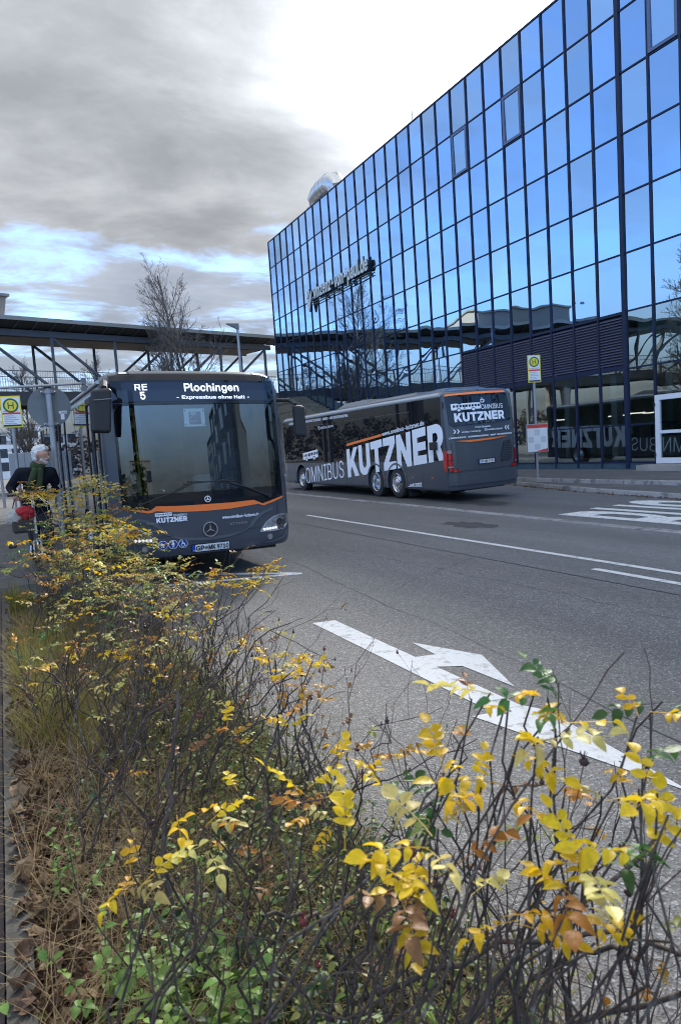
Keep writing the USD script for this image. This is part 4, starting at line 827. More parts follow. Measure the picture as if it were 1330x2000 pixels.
rear_part('engine_lid', LineString([(0.16, 1.70), (0.13, 0.92), (0.25, 0.88), (1.2, 0.86), (2.2, 0.88), (2.36, 1.0), (2.40, 1.60)]).buffer(0.006), M_INK, 0.0035)
rear_part('bumper', Polygon([(0.02, 0.46), (0.02, 0.81), (0.3, 0.815), (1.25, 0.83), (2.2, 0.845), (2.48, 0.86), (2.48, 0.50), (2.3, 0.46)]), M_BUS, 0.030)
for s in (0, 1):
    X = (lambda a: a) if s == 0 else (lambda a: W2-a)
    tl = rear_part('tail_light', Polygon([(X(0.01), 1.50), (X(0.05), 1.53), (X(0.10), 1.50), (X(0.155), 1.34), (X(0.165), 0.98), (X(0.30), 0.945), (X(0.38), 0.855), (X(0.10), 0.86), (X(0.01), 0.98)]), M_REDD, 0.014, grid=0.05)
    for a, b, z0, z1, m in ((0.015, 0.135, 1.40, 1.50, M_REDG), (0.015, 0.145, 1.22, 1.38, M_RED), (0.015, 0.15, 1.05, 1.20, M_RED), (0.02, 0.15, 0.99, 1.04, M_REDG), (0.06, 0.16, 0.885, 0.975, M_RED), (0.17, 0.34, 0.87, 0.925, M_RED)):
        xa, xb = sorted((X(a), X(b))); part(tl, 'lamp_field', patch(sbox(xa, z0, xb, z1).buffer(-0.008).buffer(0.006), rear2, 0.019, 0.05), m, smooth=25)
# the lamp wraps round the corner on to the flank
part(bus2, 'tail_light_side', patch(Polygon([(0.16, 1.52), (0.34, 1.48), (0.36, 1.1), (0.30, 0.95), (0.17, 0.86)]), lambda a, b, off=0.0: np.stack([np.interp(a, [0.0, 0.2, 0.4], [0.0, 0.005, 0.0])-0.004-off, a+0.02, b], -1), 0.006), M_RED)
rear_part('reversing_camera', disc(0.02, 1.25, 3.175), M_INK, 0.03)
part(bus2, 'marker_light', T2(cbox(-0.03, 0.0, 0.22, 0.26, 2.70, 2.90, 0.008)), M_TRIM)
part(bus2, 'exhaust', T2(tube([(0.55, 0.35, 0.40), (0.55, 0.22, 0.30)], 0.06, 10)), M_TRIM); part(bus2, 'under_tray', T2(box(0.3, 2.2, 0.45, 13.3, 0.26, 0.335)), M_TRIM)
for x0, x1, y0, y1, h, nm_ in ((0.45, 2.05, 5.9, 8.3, 0.20, 'air_conditioner'), (0.45, 2.05, 2.4, 5.8, 0.12, 'roof_pod'), (0.55, 1.95, 0.95, 2.0, 0.10, 'roof_hatch')):
    part(bus2, nm_, T2(rhull([(x, yy, 3.24) for x in (x0, x1) for yy in (y0, y1)]+[(x, yy, 3.24+h-0.05) for x in (x0+0.1, x1-0.1) for yy in (y0+0.15, y1-0.45)], (0.05, 0.05, 0.05))), M_BUSL, smooth=40)
# ------------------------------------------------------------------ footbridge with its roof, behind the near bus
M_GIRD = mat('girder_grey', (0.085, 0.09, 0.10), 0.55, var=0.2, vscale=1.2)
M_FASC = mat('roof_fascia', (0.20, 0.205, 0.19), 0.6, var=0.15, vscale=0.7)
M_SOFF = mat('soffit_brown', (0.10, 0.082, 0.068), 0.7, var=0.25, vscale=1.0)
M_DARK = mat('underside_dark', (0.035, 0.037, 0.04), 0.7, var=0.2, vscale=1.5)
M_GALV = mat('galvanised', (0.30, 0.31, 0.32), 0.45, metal=0.5, var=0.12, vscale=8)
BK = 60/56.0
BA = np.array([22.0, 56.0, 0]); _bd = np.array([-1, -0.314, 0])/np.hypot(1, 0.314); _bn = np.array([_bd[1], -_bd[0], 0])
if _bn[1] > 0: _bn = -_bn                      # towards the viewer
def BP(s, o, z):                               # s metres along from the right end, o metres behind the near truss, height z
    q = BA+_bd*s-_bn*o; return np.array([q[0]*BK, q[1]*BK, 1.85+(z-1.85)*BK])
def bbar(s0, o0, z0, s1, o1, z1, w, h): return beam(BP(s0, o0, z0), BP(s1, o1, z1), w, h)
brg = thing('footbridge', 'long roofed grey steel footbridge with diagonal struts crossing behind the near bus', 'bridge')
SL = 50.0
def quadstrip(a, b, c, d): return trimesh.Trimesh([a, b, c, d], [[0, 1, 2], [0, 2, 3]], process=False)
def hullP(ps): return trimesh.convex.convex_hull(np.array(ps))
part(brg, 'roof', hullP([BP(s, o, z) for s in (-0.6, SL) for o, z in ((-1.2, 11.12), (4.6, 11.12), (-1.2, 11.24), (4.6, 11.24))]), M_FASC)
part(brg, 'roof_edge', hullP([BP(s, o, z) for s in (-0.6, SL) for o, z in ((-1.24, 11.02), (-1.20, 11.02), (-1.24, 11.27), (-1.20, 11.27))]), M_FASC)
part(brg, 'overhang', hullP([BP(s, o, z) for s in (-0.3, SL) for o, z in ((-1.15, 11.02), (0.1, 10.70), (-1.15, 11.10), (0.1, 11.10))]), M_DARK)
for k in range(42): part(brg, 'rib', bbar(0.1+1.18*k, -1.17, 10.99, 0.1+1.18*k, 0.05, 10.66, 0.06, 0.07), M_GIRD)
for o in (0.0, 3.4):
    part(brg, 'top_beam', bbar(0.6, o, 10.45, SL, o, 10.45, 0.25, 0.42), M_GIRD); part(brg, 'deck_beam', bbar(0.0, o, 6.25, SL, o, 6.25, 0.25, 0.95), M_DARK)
part(brg, 'soffit', hullP([BP(s, o, z) for s in (1.4, SL) for o, z in ((0.14, 10.20), (3.26, 10.20), (0.14, 10.26), (3.26, 10.26))]), M_SOFF)
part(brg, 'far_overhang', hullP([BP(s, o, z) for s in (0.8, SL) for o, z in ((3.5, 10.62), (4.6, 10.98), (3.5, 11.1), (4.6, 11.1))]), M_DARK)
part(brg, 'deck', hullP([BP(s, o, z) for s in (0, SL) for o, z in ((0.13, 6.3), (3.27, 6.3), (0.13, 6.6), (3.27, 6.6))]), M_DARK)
posts = [(22.0-x)*1.048 for x in (20.9, 16.65, 12.4, 8.17, 3.94, -0.3, -4.5, -8.8, -13.0, -17.3, -21.5)]
for o in (0.0, 3.4):
    for i, s in enumerate(posts):
        part(brg, 'post', bbar(s, o, 6.7, s, o, 10.24, 0.19, 0.19), M_GIRD)
        if i+1 < len(posts):
            a, b = (posts[i], posts[i+1])
            top, bot = (a, b) if i < 3 else (b, a)
            part(brg, 'diagonal', bbar(top+(0.1 if top < bot else -0.1), o, 10.2, bot, o, 6.72, 0.17, 0.17), M_GIRD)
for o in (0.05, 3.35):
    bars = [bbar(0.2+k*0.16, o, 6.72, 0.2+k*0.16, o, 8.02, 0.018, 0.018) for k in range(int((SL-1)/0.16))]
    rl = part(brg, 'railing', cat_([bbar(0.1, o, 8.05, SL-0.5, o, 8.05, 0.05, 0.05)]), M_GIRD); part(rl, 'railing_bars', cat_(bars), M_GIRD, kind='stuff'); part(rl, 'lower_rail', bbar(0.1, o, 6.85, SL-0.5, o, 6.85, 0.04, 0.04), M_GIRD)
for s in (8.3, 30.0):
    for o in (0.2, 3.2):
        b_ = BP(s, o, 5.8); part(brg, 'pier', cbox(b_[0]-0.3, b_[0]+0.3, b_[1]-0.3, b_[1]+0.3, -0.02, b_[2], 0.04), M_CONC)
cnp = thing('canopy', 'pale block shaped roof end standing above the footbridge at the left edge', 'roof')
part(cnp, 'roof_block', hullP([BP(s, o, z) for s in (21.7, 31) for o, z in ((0.2, 11.40), (8, 11.40), (-0.5, 12.55), (8, 12.55))]), mat('canopy_beige', (0.34, 0.29, 0.25), 0.7, var=0.1, vscale=0.5))
part(cnp, 'roof_rim', hullP([BP(s, o, z) for s in (21.55, 31.1) for o, z in ((-0.7, 12.56), (8.1, 12.56), (-0.7, 12.72), (8.1, 12.72))]), M_FASC)
for s in (23.0, 29.5):
    for o in (1.5, 7.0): part(cnp, 'column', bbar(s, o, -0.2, s, o, 11.4, 0.3, 0.3), M_GIRD)
# stair that climbs along the glass to the bridge
M_STAIR = mat('stair_concrete', (0.105, 0.095, 0.07), 0.85, var=0.3, vscale=1.5, bump=0.004, bscale=10, dirt=((0.05, 0.045, 0.035), 1.0, 0.4))
stw = thing('stair', 'olive brown concrete stair climbing along the lower left end of the glass facade', 'stairs')
ys, zs = (47.6, 30.2), (5.62, 0.26); NS = 33
yk = np.linspace(*ys, NS+1); zk = np.linspace(*zs, NS+1)
part(stw, 'landing', cbox(19.6, 20.95, ys[0], 53.4, zs[0]-0.35, zs[0]+0.02, 0.01), M_STAIR)
for k in range(NS): part(stw, 'step', cbox(19.62, 20.95, yk[k+1], yk[k]-0.004, max(0.2, zk[k+1]-0.55), zk[k+1], 0.012), M_STAIR)
for a, b in ((47.6, 53.2),):
    for k in range(7): part(stw, 'wall_course', cbox(19.66, 19.95, a+0.01, b, 0.25+k*0.72, 0.25+(k+1)*0.72-0.02, 0.01), M_STAIR)
part(stw, 'wall_course', hullP([(x, y_, z_) for x in (19.66, 19.95) for y_, z_ in ((47.58, 0.25), (47.58, 5.0), (31.0, 0.25))]), M_STAIR)
# ------------------------------------------------------------------ trees
M_BARK = mat('bark_grey', (0.075, 0.068, 0.060), 0.9, var=0.35, vscale=9)
M_TWIG = mat('twig_brown', (0.115, 0.100, 0.088), 0.9, var=0.2, vscale=3)
def bare_tree(seed, H, spread, trunk_r, levels=4, fork=0.30, leaders=3, dens=1.0):
    R_ = np.random.RandomState(seed); big, fine = [], []
    def grow(p, d, L, r, lev):
        n = 6 if lev < 2 else 4; pts = [p]; q = p.copy(); dd = d.copy()
        for i in range(n):
            dd = dd+R_.normal(0, (0.025, 0.08, 0.12, 0.14, 0.14)[lev], 3)+np.array([0, 0, 0.05 if lev else 0.02]); dd /= np.linalg.norm(dd); q = q+dd*L/n; pts.append(q.copy())
        rr = np.linspace(r, max(r*0.35, 0.010), n+1)
        (big if lev < 2 else fine).append(tube(pts, rr, 7 if lev == 0 else 5 if lev < 2 else 3, cap=False))
        if lev >= levels: return
        m = int({0: 24, 1: 11, 2: 8, 3: 3}.get(lev, 3)*dens)
        for k in range(m):
            t = R_.uniform(fork if lev == 0 else 0.18, 0.98); i = min(int(t*n), n-1); base = pts[i]+(pts[i+1]-pts[i])*(t*n-i)
            ax = pts[i+1]-pts[i]; ax /= np.linalg.norm(ax); s = np.cross(ax, R_.normal(0, 1, 3)); s /= np.linalg.norm(s)+1e-9
            a = R_.uniform(0.40, 0.80) if lev else R_.uniform(0.45, 0.80); nd = ax*math.cos(a)+s*math.sin(a)
            nl = L*(0.64-0.42*t)*R_.uniform(0.7, 1.15)*(spread if lev == 0 else 0.9); grow(base, nd, nl, rr[i]*0.55 if lev else r*0.42*(1-0.5*t), lev+1)
    for k in range(leaders):
        a = 2*math.pi*k/leaders+R_.uniform(0, 1); lean = 0.0 if k == 0 else 0.24
        grow(np.array([0.25*math.cos(a)*(k > 0), 0.25*math.sin(a)*(k > 0), 0]), np.array([lean*math.cos(a), lean*math.sin(a), 1.0]), H*(0.97 if k == 0 else R_.uniform(0.70, 0.85)), trunk_r*(1 if k == 0 else 0.75), 0)
    return cat_(big), cat_(fine)
def tree_thing(name, label, loc, args, group=None, s=1.0):
    t = thing(name, label, 'tree', 'bare trees', loc); a, b = bare_tree(*args); a.apply_scale(s); b.apply_scale(s)
    part(t, 'trunk', a, M_BARK, smooth=True); part(t, 'crown', b, M_TWIG); return t
tree_thing('bare_tree', 'leafless grey tree with spreading twigs rising behind the near bus', (14.45, 54.1, 0), (9, 16.4, 0.80, 0.16, 3, 0.20, 3, 0.95))
bt = tree_thing('bare_tree', 'smaller bare tree faint behind the footbridge, left of the tall one', (9.5, 74, 0), (21, 11.5, 0.7, 0.16, 3, 0.25, 2, 1.0))
for i, (x, y_, sc, lb) in enumerate(((3.0, 78, 1.0, 'bare tree far behind the footbridge at the left, over the white building'), (17.5, 80, 1.1, 'bare tree far behind the footbridge roof, nearest the glass building'), (-8, 37, 1.2, 'bare tree beyond the left edge, mirrored in the low panes of the facade'), (-13, 27, 1.2, 'bare tree beyond the left edge, mirrored beside the louvres'), (-10, 17, 1.1, 'bare tree beyond the left edge, mirrored above the shop windows'), (-16, 44, 1.3, 'bare tree beyond the left edge, mirrored under the footbridge'), (-20, 20, 1.2, 'bare tree far beyond the left edge, mirrored in the panes by the door'), (-24, 34, 1.4, 'tall bare tree far beyond the left edge mirrored in the glass'))):
    c_ = copy_of(bt, 'bare_tree', lb, 'tree', 'bare trees', (x, y_, 0), rz=0.9*i); UsdGeom.Xformable(c_).AddScaleOp().Set(Gf.Vec3f(sc, sc, sc))
# brown leafy shrub by the white building
def leaf_cloud(seed, n, center, rad, size, flat=1.0, drop=0.0):
    R_ = np.random.RandomState(seed); c = R_.normal(0, 1, (n, 3)); c /= np.linalg.norm(c, axis=1, keepdims=True); c *= (R_.uniform(0.25, 1, (n, 1)))**0.5
    c = c*np.array(rad); bumps = meshkit.fbm(c*1.5/np.mean(rad)+seed, 3, seed); c = c[bumps > 0.40]; n = len(c); c = c+np.array(center)
    a = R_.normal(0, 1, (n, 3)); a /= np.linalg.norm(a, axis=1, keepdims=True); b = np.cross(a, R_.normal(0, 1, (n, 3))); b /= np.linalg.norm(b, axis=1, keepdims=True)
    s = size*R_.uniform(0.6, 1.3, (n, 1)); v = np.stack([c-a*s, c+b*s*0.55, c+a*s, c-b*s*0.55], 1).reshape(-1, 3); i = np.arange(n)[:, None]*4
    return trimesh.Trimesh(v, np.vstack([i+[0, 1, 2], i+[0, 2, 3]]), process=False)
M_BRLEAF = mat('brown_leaf', (0.14, 0.085, 0.045), 0.8, var=0.4, vscale=1.2, translucent=0.2)
M_DKLEAF = mat('dark_needles', (0.018, 0.030, 0.016), 0.8, var=0.4, vscale=1.5)
sh_ = thing('brown_shrub', 'reddish brown autumn shrub beside the far white building', 'shrub', loc=(4.6, 78, 0))
part(sh_, 'stem', cat_([tube([(0, 0, 0), (0.3*k-0.6, 0.1, 1.5), (0.9*k-1.8, 0.2, 3.4)], (0.08, 0.05, 0.02), 5) for k in range(5)]), M_BARK); part(sh_, 'foliage', leaf_cloud(4, 2600, (0.6, 0, 3.0), (2.4, 1.5, 2.2), 0.13), M_BRLEAF)
ev = thing('dark_conifer', 'dark conifer standing behind the viewer, mirrored in the windscreen', 'tree', loc=(-3.4, -22, 0.3))
part(ev, 'trunk', tube([(0, 0, 0), (0, 0, 9.5)], (0.22, 0.05), 8), M_BARK); part(ev, 'crown', cat_([leaf_cloud(30+k, 1500, (0, 0, 1.0+k*1.05), (4.6-0.48*k, 3.0-0.30*k, 1.0), 0.24) for k in range(9)]), M_DKLEAF)
hg = thing('hedge', 'dark clipped hedge added unseen beyond the left edge to darken the coach windows', 'hedge', loc=(-7.5, 0, 0.3))  # unseen row of bushes, added so the coach windows mirror something dark
part(hg, 'stems', cat_([tube([(0, -8+k*1.2, 0), (0.1, -8+k*1.2, 1.5)], (0.04, 0.02), 5) for k in range(26)]), M_BARK); part(hg, 'foliage', cat_([leaf_cloud(60+k, 700, (0, -8+k*1.5, 1.1), (0.9, 1.3, 1.2), 0.12) for k in range(22)]), M_DKLEAF)
wd = []
for k in range(34):
    x_ = -80+k*2.25
    wd.append(leaf_cloud(500+k, 420, (x_, 96+2*math.sin(k*1.7), 2.6+0.8*math.sin(k*2.3)), (1.9, 1.5, 2.8), 0.30))
one('far_woods', cat_(wd), mat('far_wood_brown', (0.06, 0.045, 0.032), 0.9, var=0.4, vscale=0.6), 'brown autumn wood added far off, unseen beyond the left edge, to darken the coach glass', 'wood', kind='stuff')  # unseen tree line, added to keep bright horizon out of the coach glass
# ------------------------------------------------------------------ far buildings
M_WALLW = mat('white_render', (0.62, 0.63, 0.62), 0.8, var=0.08, vscale=0.4); M_WALLG = mat('grey_render', (0.16, 0.165, 0.17), 0.8, var=0.12, vscale=0.4); M_WALLT = mat('teal_render', (0.06, 0.075, 0.085), 0.75, var=0.15, vscale=0.3)
M_FWIN = mat('far_window', (0.03, 0.04, 0.05), 0.08)
def block(name, label, corners, z1, m, rows, cols, roof=0.25, win=(1.3, 1.5), ground=0.8, face=0):
    "building on a four cornered plan; windows on the face from corner face to corner face+1"
    b = thing(name, label, 'building'); P = np.array(corners, float); part(b, 'wall', slab([tuple(q) for q in P], -0.02, z1), m)
    c = P.mean(0); part(b, 'roof', slab([tuple(c+(q-c)*1.02) for q in P], z1+0.004, z1+roof), M_FASC)
    for f_ in (face if isinstance(face, (list, tuple)) else [face]):
        A, B = P[f_], P[(f_+1) % 4]; d = (B-A)/np.linalg.norm(B-A); n = np.array([d[1], -d[0]]); n = n if (c-A) @ n < 0 else -n; L = np.linalg.norm(B-A)
        for r in range(rows):
            for k in range(cols):
                s = (k+0.5)*L/cols; z0 = ground+r*(z1-ground)/rows+0.5; q = A+d*s
                w_ = part(b, 'window', hullP([(*(q+d*e+n*o), z) for e in (-win[0]/2, win[0]/2) for o in (-0.02, 0.03) for z in (z0, z0+win[1])]), M_FWIN)
    return b
block('white_building', 'white block of rooms far off at the left edge behind the man', [(-14, 128), (3.8, 131.5), (3.0, 150), (-14, 148)], 7.6, M_WALLW, 3, 9, face=0)
block('white_building', 'long white block with flat grey roof further off beside the brown shrub', [(2.5, 152), (13, 152), (13, 165), (2.5, 165)], 10.0, M_WALLW, 3, 6, face=0)
block('grey_building', 'dark building behind the viewer at the right, mirrored in the windscreen', [(15, -14), (17, -20), (44, -112), (70, -105)], 11.5, M_WALLT, 4, 22, win=(2.2, 1.6), face=[1])
block('station_building', 'dark station building beyond the left edge, mirrored low in the glass', [(-26, -30), (-26, 30), (-38, 30), (-38, -30)], 3.6, M_WALLT, 1, 14, win=(2.6, 1.6), face=0)
block('grey_building', 'grey building behind the viewer down the road', [(-30, -70), (4, -74), (4, -90), (-30, -90)], 7.5, M_WALLG, 2, 10, face=0)
# ------------------------------------------------------------------ signs, lamp, boards
M_SIGNY = mat('sign_yellow', (0.74, 0.60, 0.04), 0.45); M_SIGNG = mat('sign_green', (0.012, 0.115, 0.045), 0.45); M_SIGNW = mat('sign_white', (0.70, 0.72, 0.72), 0.45); M_SIGNR = mat('sign_red', (0.60, 0.05, 0.03), 0.45); M_SIGNP = mat('sign_print', (0.20, 0.23, 0.30), 0.5); M_SIGNB = mat('sign_navy', (0.01, 0.02, 0.07), 0.5); M_BACK = mat('sign_back', (0.135, 0.15, 0.155), 0.55, var=0.12, vscale=5)
def facing(loc):                               # boards turn their face to -Y, slightly to the viewer
    return 0.0
def stop_sign(label, loc, ztop, zbot, w, pole_top, extra, rz=0.0):
    t = thing('bus_stop_sign', label, 'sign', 'yellow bus stop signs', loc=(loc[0], loc[1], 0), rz=rz)
    part(t, 'pole', tube([(0, 0.05, loc[2]-0.05), (0, 0.05, pole_top)], 0.042, 14), M_GALV, smooth=True)
    part(t, 'base_plate', moved(lathe([(0.001, 0.0), (0.10, 0.0), (0.10, 0.02), (0.05, 0.03), (0.001, 0.03)], 16), (0, 0.05, loc[2])), M_GALV)
    h = ztop-zbot; part(t, 'board', cbox(-w/2, w/2, -0.012, 0.012, zbot, ztop, 0.004), M_SIGNY)
    fm = lambda a, b, off=0.0: np.stack([a, 0*a-0.012-off, b], -1)
    g = lambda nm, sh, m, off: part(t, nm, patch(sh, fm, off), m)
    g('board_face', sbox(-w/2+0.03, zbot+0.03, w/2-0.03, ztop-0.03), M_SIGNW, 0.002)
    cz = ztop-0.05-w*0.40; r = w*0.38
    g('green_ring', disc(r, 0, cz, 20), M_SIGNG, 0.004); g('yellow_disc', disc(r*0.76, 0, cz, 20), M_SIGNY, 0.006)
    H_ = shapely.union_all([sbox(-r*0.38, cz-r*0.46, -r*0.24, cz+r*0.46), sbox(r*0.24, cz-r*0.46, r*0.38, cz+r*0.46), sbox(-r*0.3, cz-r*0.07, r*0.3, cz+r*0.07)])
    g('letter_h', H_, M_SIGNG, 0.008)
    zr = zbot+h*0.42; g('red_band', sbox(-w/2+0.03, zr, w/2-0.03, zr+h*0.055), M_SIGNR, 0.004)
    g('lettering', flat_text(words('Plochingen Bahnhof', 1, 500), -w*0.40, zr+h*0.075, w*0.36, zr+h*0.115), M_SIGNR, 0.004)
    for k in range(5): g('timetable_line', sbox(-w*0.36, zr-h*0.06*(k+1), w*(0.1+0.22*((k*7) % 3)/2), zr-h*0.06*(k+1)+0.012), M_SIGNP, 0.004)
    g('footer_band', sbox(-w/2+0.03, zbot+0.03, w/2-0.03, zbot+0.03+h*0.05), M_SIGNB, 0.004)
    if extra:
        z0, z1, w2 = extra
        tb = part(t, 'timetable_case', cbox(-w2/2, w2/2, -0.05, 0.0, z0, z1, 0.01), M_GALV)
        f2 = lambda a, b, off=0.0: np.stack([a, 0*a-0.05-off, b], -1); q = lambda nm, sh, m, off: part(tb, nm, patch(sh, f2, off), m)
        q('case_face', sbox(-w2/2+0.03, z0+0.03, w2/2-0.03, z1-0.03), M_SIGNW, 0.002); q('red_header', sbox(-w2/2+0.03, z1-0.15, w2/2-0.03, z1-0.03), M_SIGNR, 0.004); q('red_footer', Polygon([(w2/2-0.03, z0+0.03), (w2/2-0.03, z0+0.14), (-w2*0.1, z0+0.03)]), M_SIGNR, 0.004)
        for i in range(3):
            for j in range(3): q('timetable_sheet', sbox(-w2/2+0.06+i*(w2-0.1)/3, z1-0.40-j*0.25, -w2/2+0.06+(i+0.85)*(w2-0.1)/3, z1-0.2-j*0.25), mat_sheet if (i+j) % 2 else M_SIGNW, 0.004)
    return t
mat_sheet = mat('sheet_grey', (0.52, 0.55, 0.58), 0.5)
PZ = 0.40
stop_sign('yellow bus stop sign with H on the far pavement beyond the coach', (16.95, 18.85, 0.246), 4.52, 3.58, 0.46, 3.6, (1.15, 2.15, 0.78), rz=-0.35)
stop_sign('yellow bus stop sign with H on the near platform at the left edge', (0.395, 18.93, PZ), 3.60, 2.83, 0.46, 2.85, None, rz=0.02)
rsn = thing('round_sign', 'back of a round grey traffic sign on a pole left of the near bus', 'sign', loc=(0.735, 10.88, 0))
part(rsn, 'pole', tube([(0, 0, PZ-0.05), (0, 0, 2.98)], 0.042, 14), M_GALV, smooth=True); part(rsn, 'pole_cap', moved(lathe([(0.001, 0.05), (0.05, 0.05), (0.05, 0), (0.001, 0)], 14), (0, 0, 2.95)), M_TRIM)
dk = trimesh.creation.cylinder(0.292, 0.006, sections=48); dk.apply_transform(trimesh.transformations.rotation_matrix(math.pi/2, [1, 0, 0])); part(rsn, 'disc', moved(dk, (0, 0.06, 2.69)), M_BACK)
for z in (2.90, 2.44):
    part(rsn, 'clamp', moved(lathe([(0.043, -0.025), (0.052, -0.025), (0.052, 0.025), (0.043, 0.025)], 16), (0, 0, z)), M_GALV); part(rsn, 'clamp_arm', cbox(-0.10, 0.10, 0.035, 0.055, z-0.02, z+0.02, 0.004), M_GALV)
    for x in (-0.09, 0.09): part(rsn, 'bolt', moved(trimesh.creation.icosphere(1, 0.016), (x, 0.03, z)), M_CHROME)
stk = part(rsn, 'sticker', box(0.12, 0.235, 0.050, 0.056, 2.585, 2.625), M_SIGNW)
part(stk, 'sticker_text', moved(flat3 := ext(affinity.scale(words('TAXI', 1, 600), 0.03, 0.022, origin=(0, 0)), 0.001), (0.14, 0.0495, 2.594), rx=math.pi/2), M_INK)
part(rsn, 'sticker', box(0.14, 0.19, 0.051, 0.056, 2.50, 2.58), M_SIGNW); part(rsn, 'arm', tube([(-0.78, 0.05, 2.93), (-0.62, -0.05, 2.965), (0, -0.06, 2.985), (0.46, -0.10, 3.0)], 0.018, 8), M_GALV)
for z in (3.03, 2.93): 
    d2 = trimesh.creation.cylinder(0.045, 0.02, sections=20); d2.apply_transform(trimesh.transformations.rotation_matrix(math.pi/2, [1, 0, 0])); part(rsn, 'small_disc', moved(d2, (0.48, -0.10, z)), M_BACK)
lmp = thing('street_lamp', 'slim grey street lamp with flat arm, seen above the near bus', 'lamp', loc=(12.42, 37.0, 0))
part(lmp, 'pole', tube([(0, 0, 0), (0, 0, 3.5), (0, 0, 8.55)], (0.10, 0.09, 0.065), 12), M_GALV, smooth=True)
part(lmp, 'lamp_head', trimesh.convex.convex_hull(np.array([(0.07, -0.08, 8.86), (0.07, 0.08, 8.86), (-0.62, -0.05, 8.86), (-0.62, 0.05, 8.86), (0.07, -0.08, 8.52), (0.07, 0.08, 8.52), (-0.05, -0.08, 8.60), (-0.05, 0.08, 8.60), (-0.18, -0.07, 8.78), (-0.18, 0.07, 8.78), (-0.62, -0.05, 8.82), (-0.62, 0.05, 8.82)])), M_BACK)
nb = thing('notice_board', 'grey metal back of a notice board on posts behind the man', 'board', loc=(0.68, 22.4, 0))
part(nb, 'panel', cbox(-0.42, 0.42, -0.03, 0.03, 1.35, 2.26, 0.01), mat('board_grey', (0.26, 0.29, 0.32), 0.6, var=0.08, vscale=3)); part(nb, 'panel_seam', box(-0.004, 0.004, -0.034, -0.03, 1.36, 2.25), M_INK)
for x in (-0.36, 0.36): part(nb, 'post', box(x-0.03, x+0.03, 0.031, 0.09, 0.3, 2.2), M_GALV)
tf = thing('traffic_light', 'dark traffic light just inside the left edge below the stop sign', 'traffic light', loc=(0.02, 27.9, 0))
part(tf, 'pole', tube([(0, 0.1, 0.3), (0, 0.1, 3.6)], 0.055, 10), M_GALV); part(tf, 'housing', cbox(-0.12, 0.12, -0.1, 0.04, 2.75, 3.55, 0.03), M_TRIM)
for z in (2.90, 3.15, 3.40): part(tf, 'lamp_hood', moved(lathe([(0.085, 0), (0.10, 0), (0.10, 0.14), (0.085, 0.14)], 14), (0, -0.1, z), rx=math.pi/2), M_TRIM)
# ------------------------------------------------------------------ man with a folding bicycle
M_SKIN = mat('skin', (0.42, 0.22, 0.15), 0.55, var=0.1, vscale=20); M_JACK = mat('jacket_navy', (0.007, 0.008, 0.013), 0.85, spec=0.15, var=0.3, vscale=14, bump=0.006, bscale=22); M_TROU = mat('trousers_black', (0.012, 0.012, 0.015), 0.85); M_SCARF = mat('scarf_green', (0.026, 0.044, 0.013), 0.95, var=0.35, vscale=30, bump=0.006, bscale=60); M_HAIR = mat('hair_white', (0.60, 0.59, 0.56), 0.7, var=0.25, vscale=60, bump=0.006, bscale=90, stretch=(1, 1, 0.4)); M_SHOE = mat('shoe_dark', (0.02, 0.016, 0.013), 0.6)
def chain(segs, edge=0.02, it=8):
    "continuous body: hulls of balls at the joints, joined, refined and smoothed"
    out = None
    for (a, ra), (b, rb_) in segs:
        ms = [moved(trimesh.creation.icosphere(2, r), p_) for p_, r in ((a, ra), (b, rb_))]
        h = m3.Manifold.batch_hull([solid(ms[0]), solid(ms[1])]); out = h if out is None else out+h
    m = cleaned(out.refine_to_length(edge)); m.merge_vertices(); trimesh.smoothing.filter_taubin(m, 0.5, 0.53, it); return m
man = thing('person', 'white haired man in dark jacket and green scarf leaning on a folding bicycle', 'person', loc=(0.44, 10.95, 0.42))
hipc = np.array([-0.02, 0.20, 0.86]); chest = np.array([-0.005, -0.06, 1.20]); neck = np.array([0.045, -0.17, 1.43]); head = np.array([0.105, -0.22, 1.575])
shR, shL = np.array([-0.18, -0.10, 1.34]), np.array([0.21, -0.14, 1.32]); elR, elL = np.array([-0.33, 0.00, 1.15]), np.array([0.29, -0.02, 1.10]); haR, haL = np.array([-0.285, -0.17, 1.03]), np.array([0.16, -0.24, 1.02])
kR, kL = np.array([-0.09, 0.06, 0.46]), np.array([0.10, 0.02, 0.47]); aR, aL = np.array([-0.09, 0.18, 0.09]), np.array([0.07, 0.05, 0.09])
fw = np.array([0.75, -0.62, -0.10]); fw /= np.linalg.norm(fw); rt = np.cross(fw, [0, 0, 1.0]); rt /= np.linalg.norm(rt); up_ = np.cross(rt, fw)
Hd = lambda x, y_, z: head+rt*x+fw*y_+up_*z    # head axes: right, forward, up
fingers = []
for hp_, el_, sgn_ in ((haR, elR, 1), (haL, elL, -1)):
    d = hp_-el_; d /= np.linalg.norm(d)
    for k in range(4):
        x = (k-1.5)*0.021; b0 = hp_+d*0.03+np.array([x, 0, 0.0]); fingers += [((b0, 0.012), (b0+np.array([0, -0.045, -0.012]), 0.0105)), ((b0+np.array([0, -0.045, -0.012]), 0.0105), (b0+np.array([0, -0.045, -0.05]), 0.0095))]
    fingers.append(((hp_+np.array([sgn_*0.03, 0.01, -0.01]), 0.013), (hp_+np.array([sgn_*0.048, -0.035, -0.025]), 0.011)))
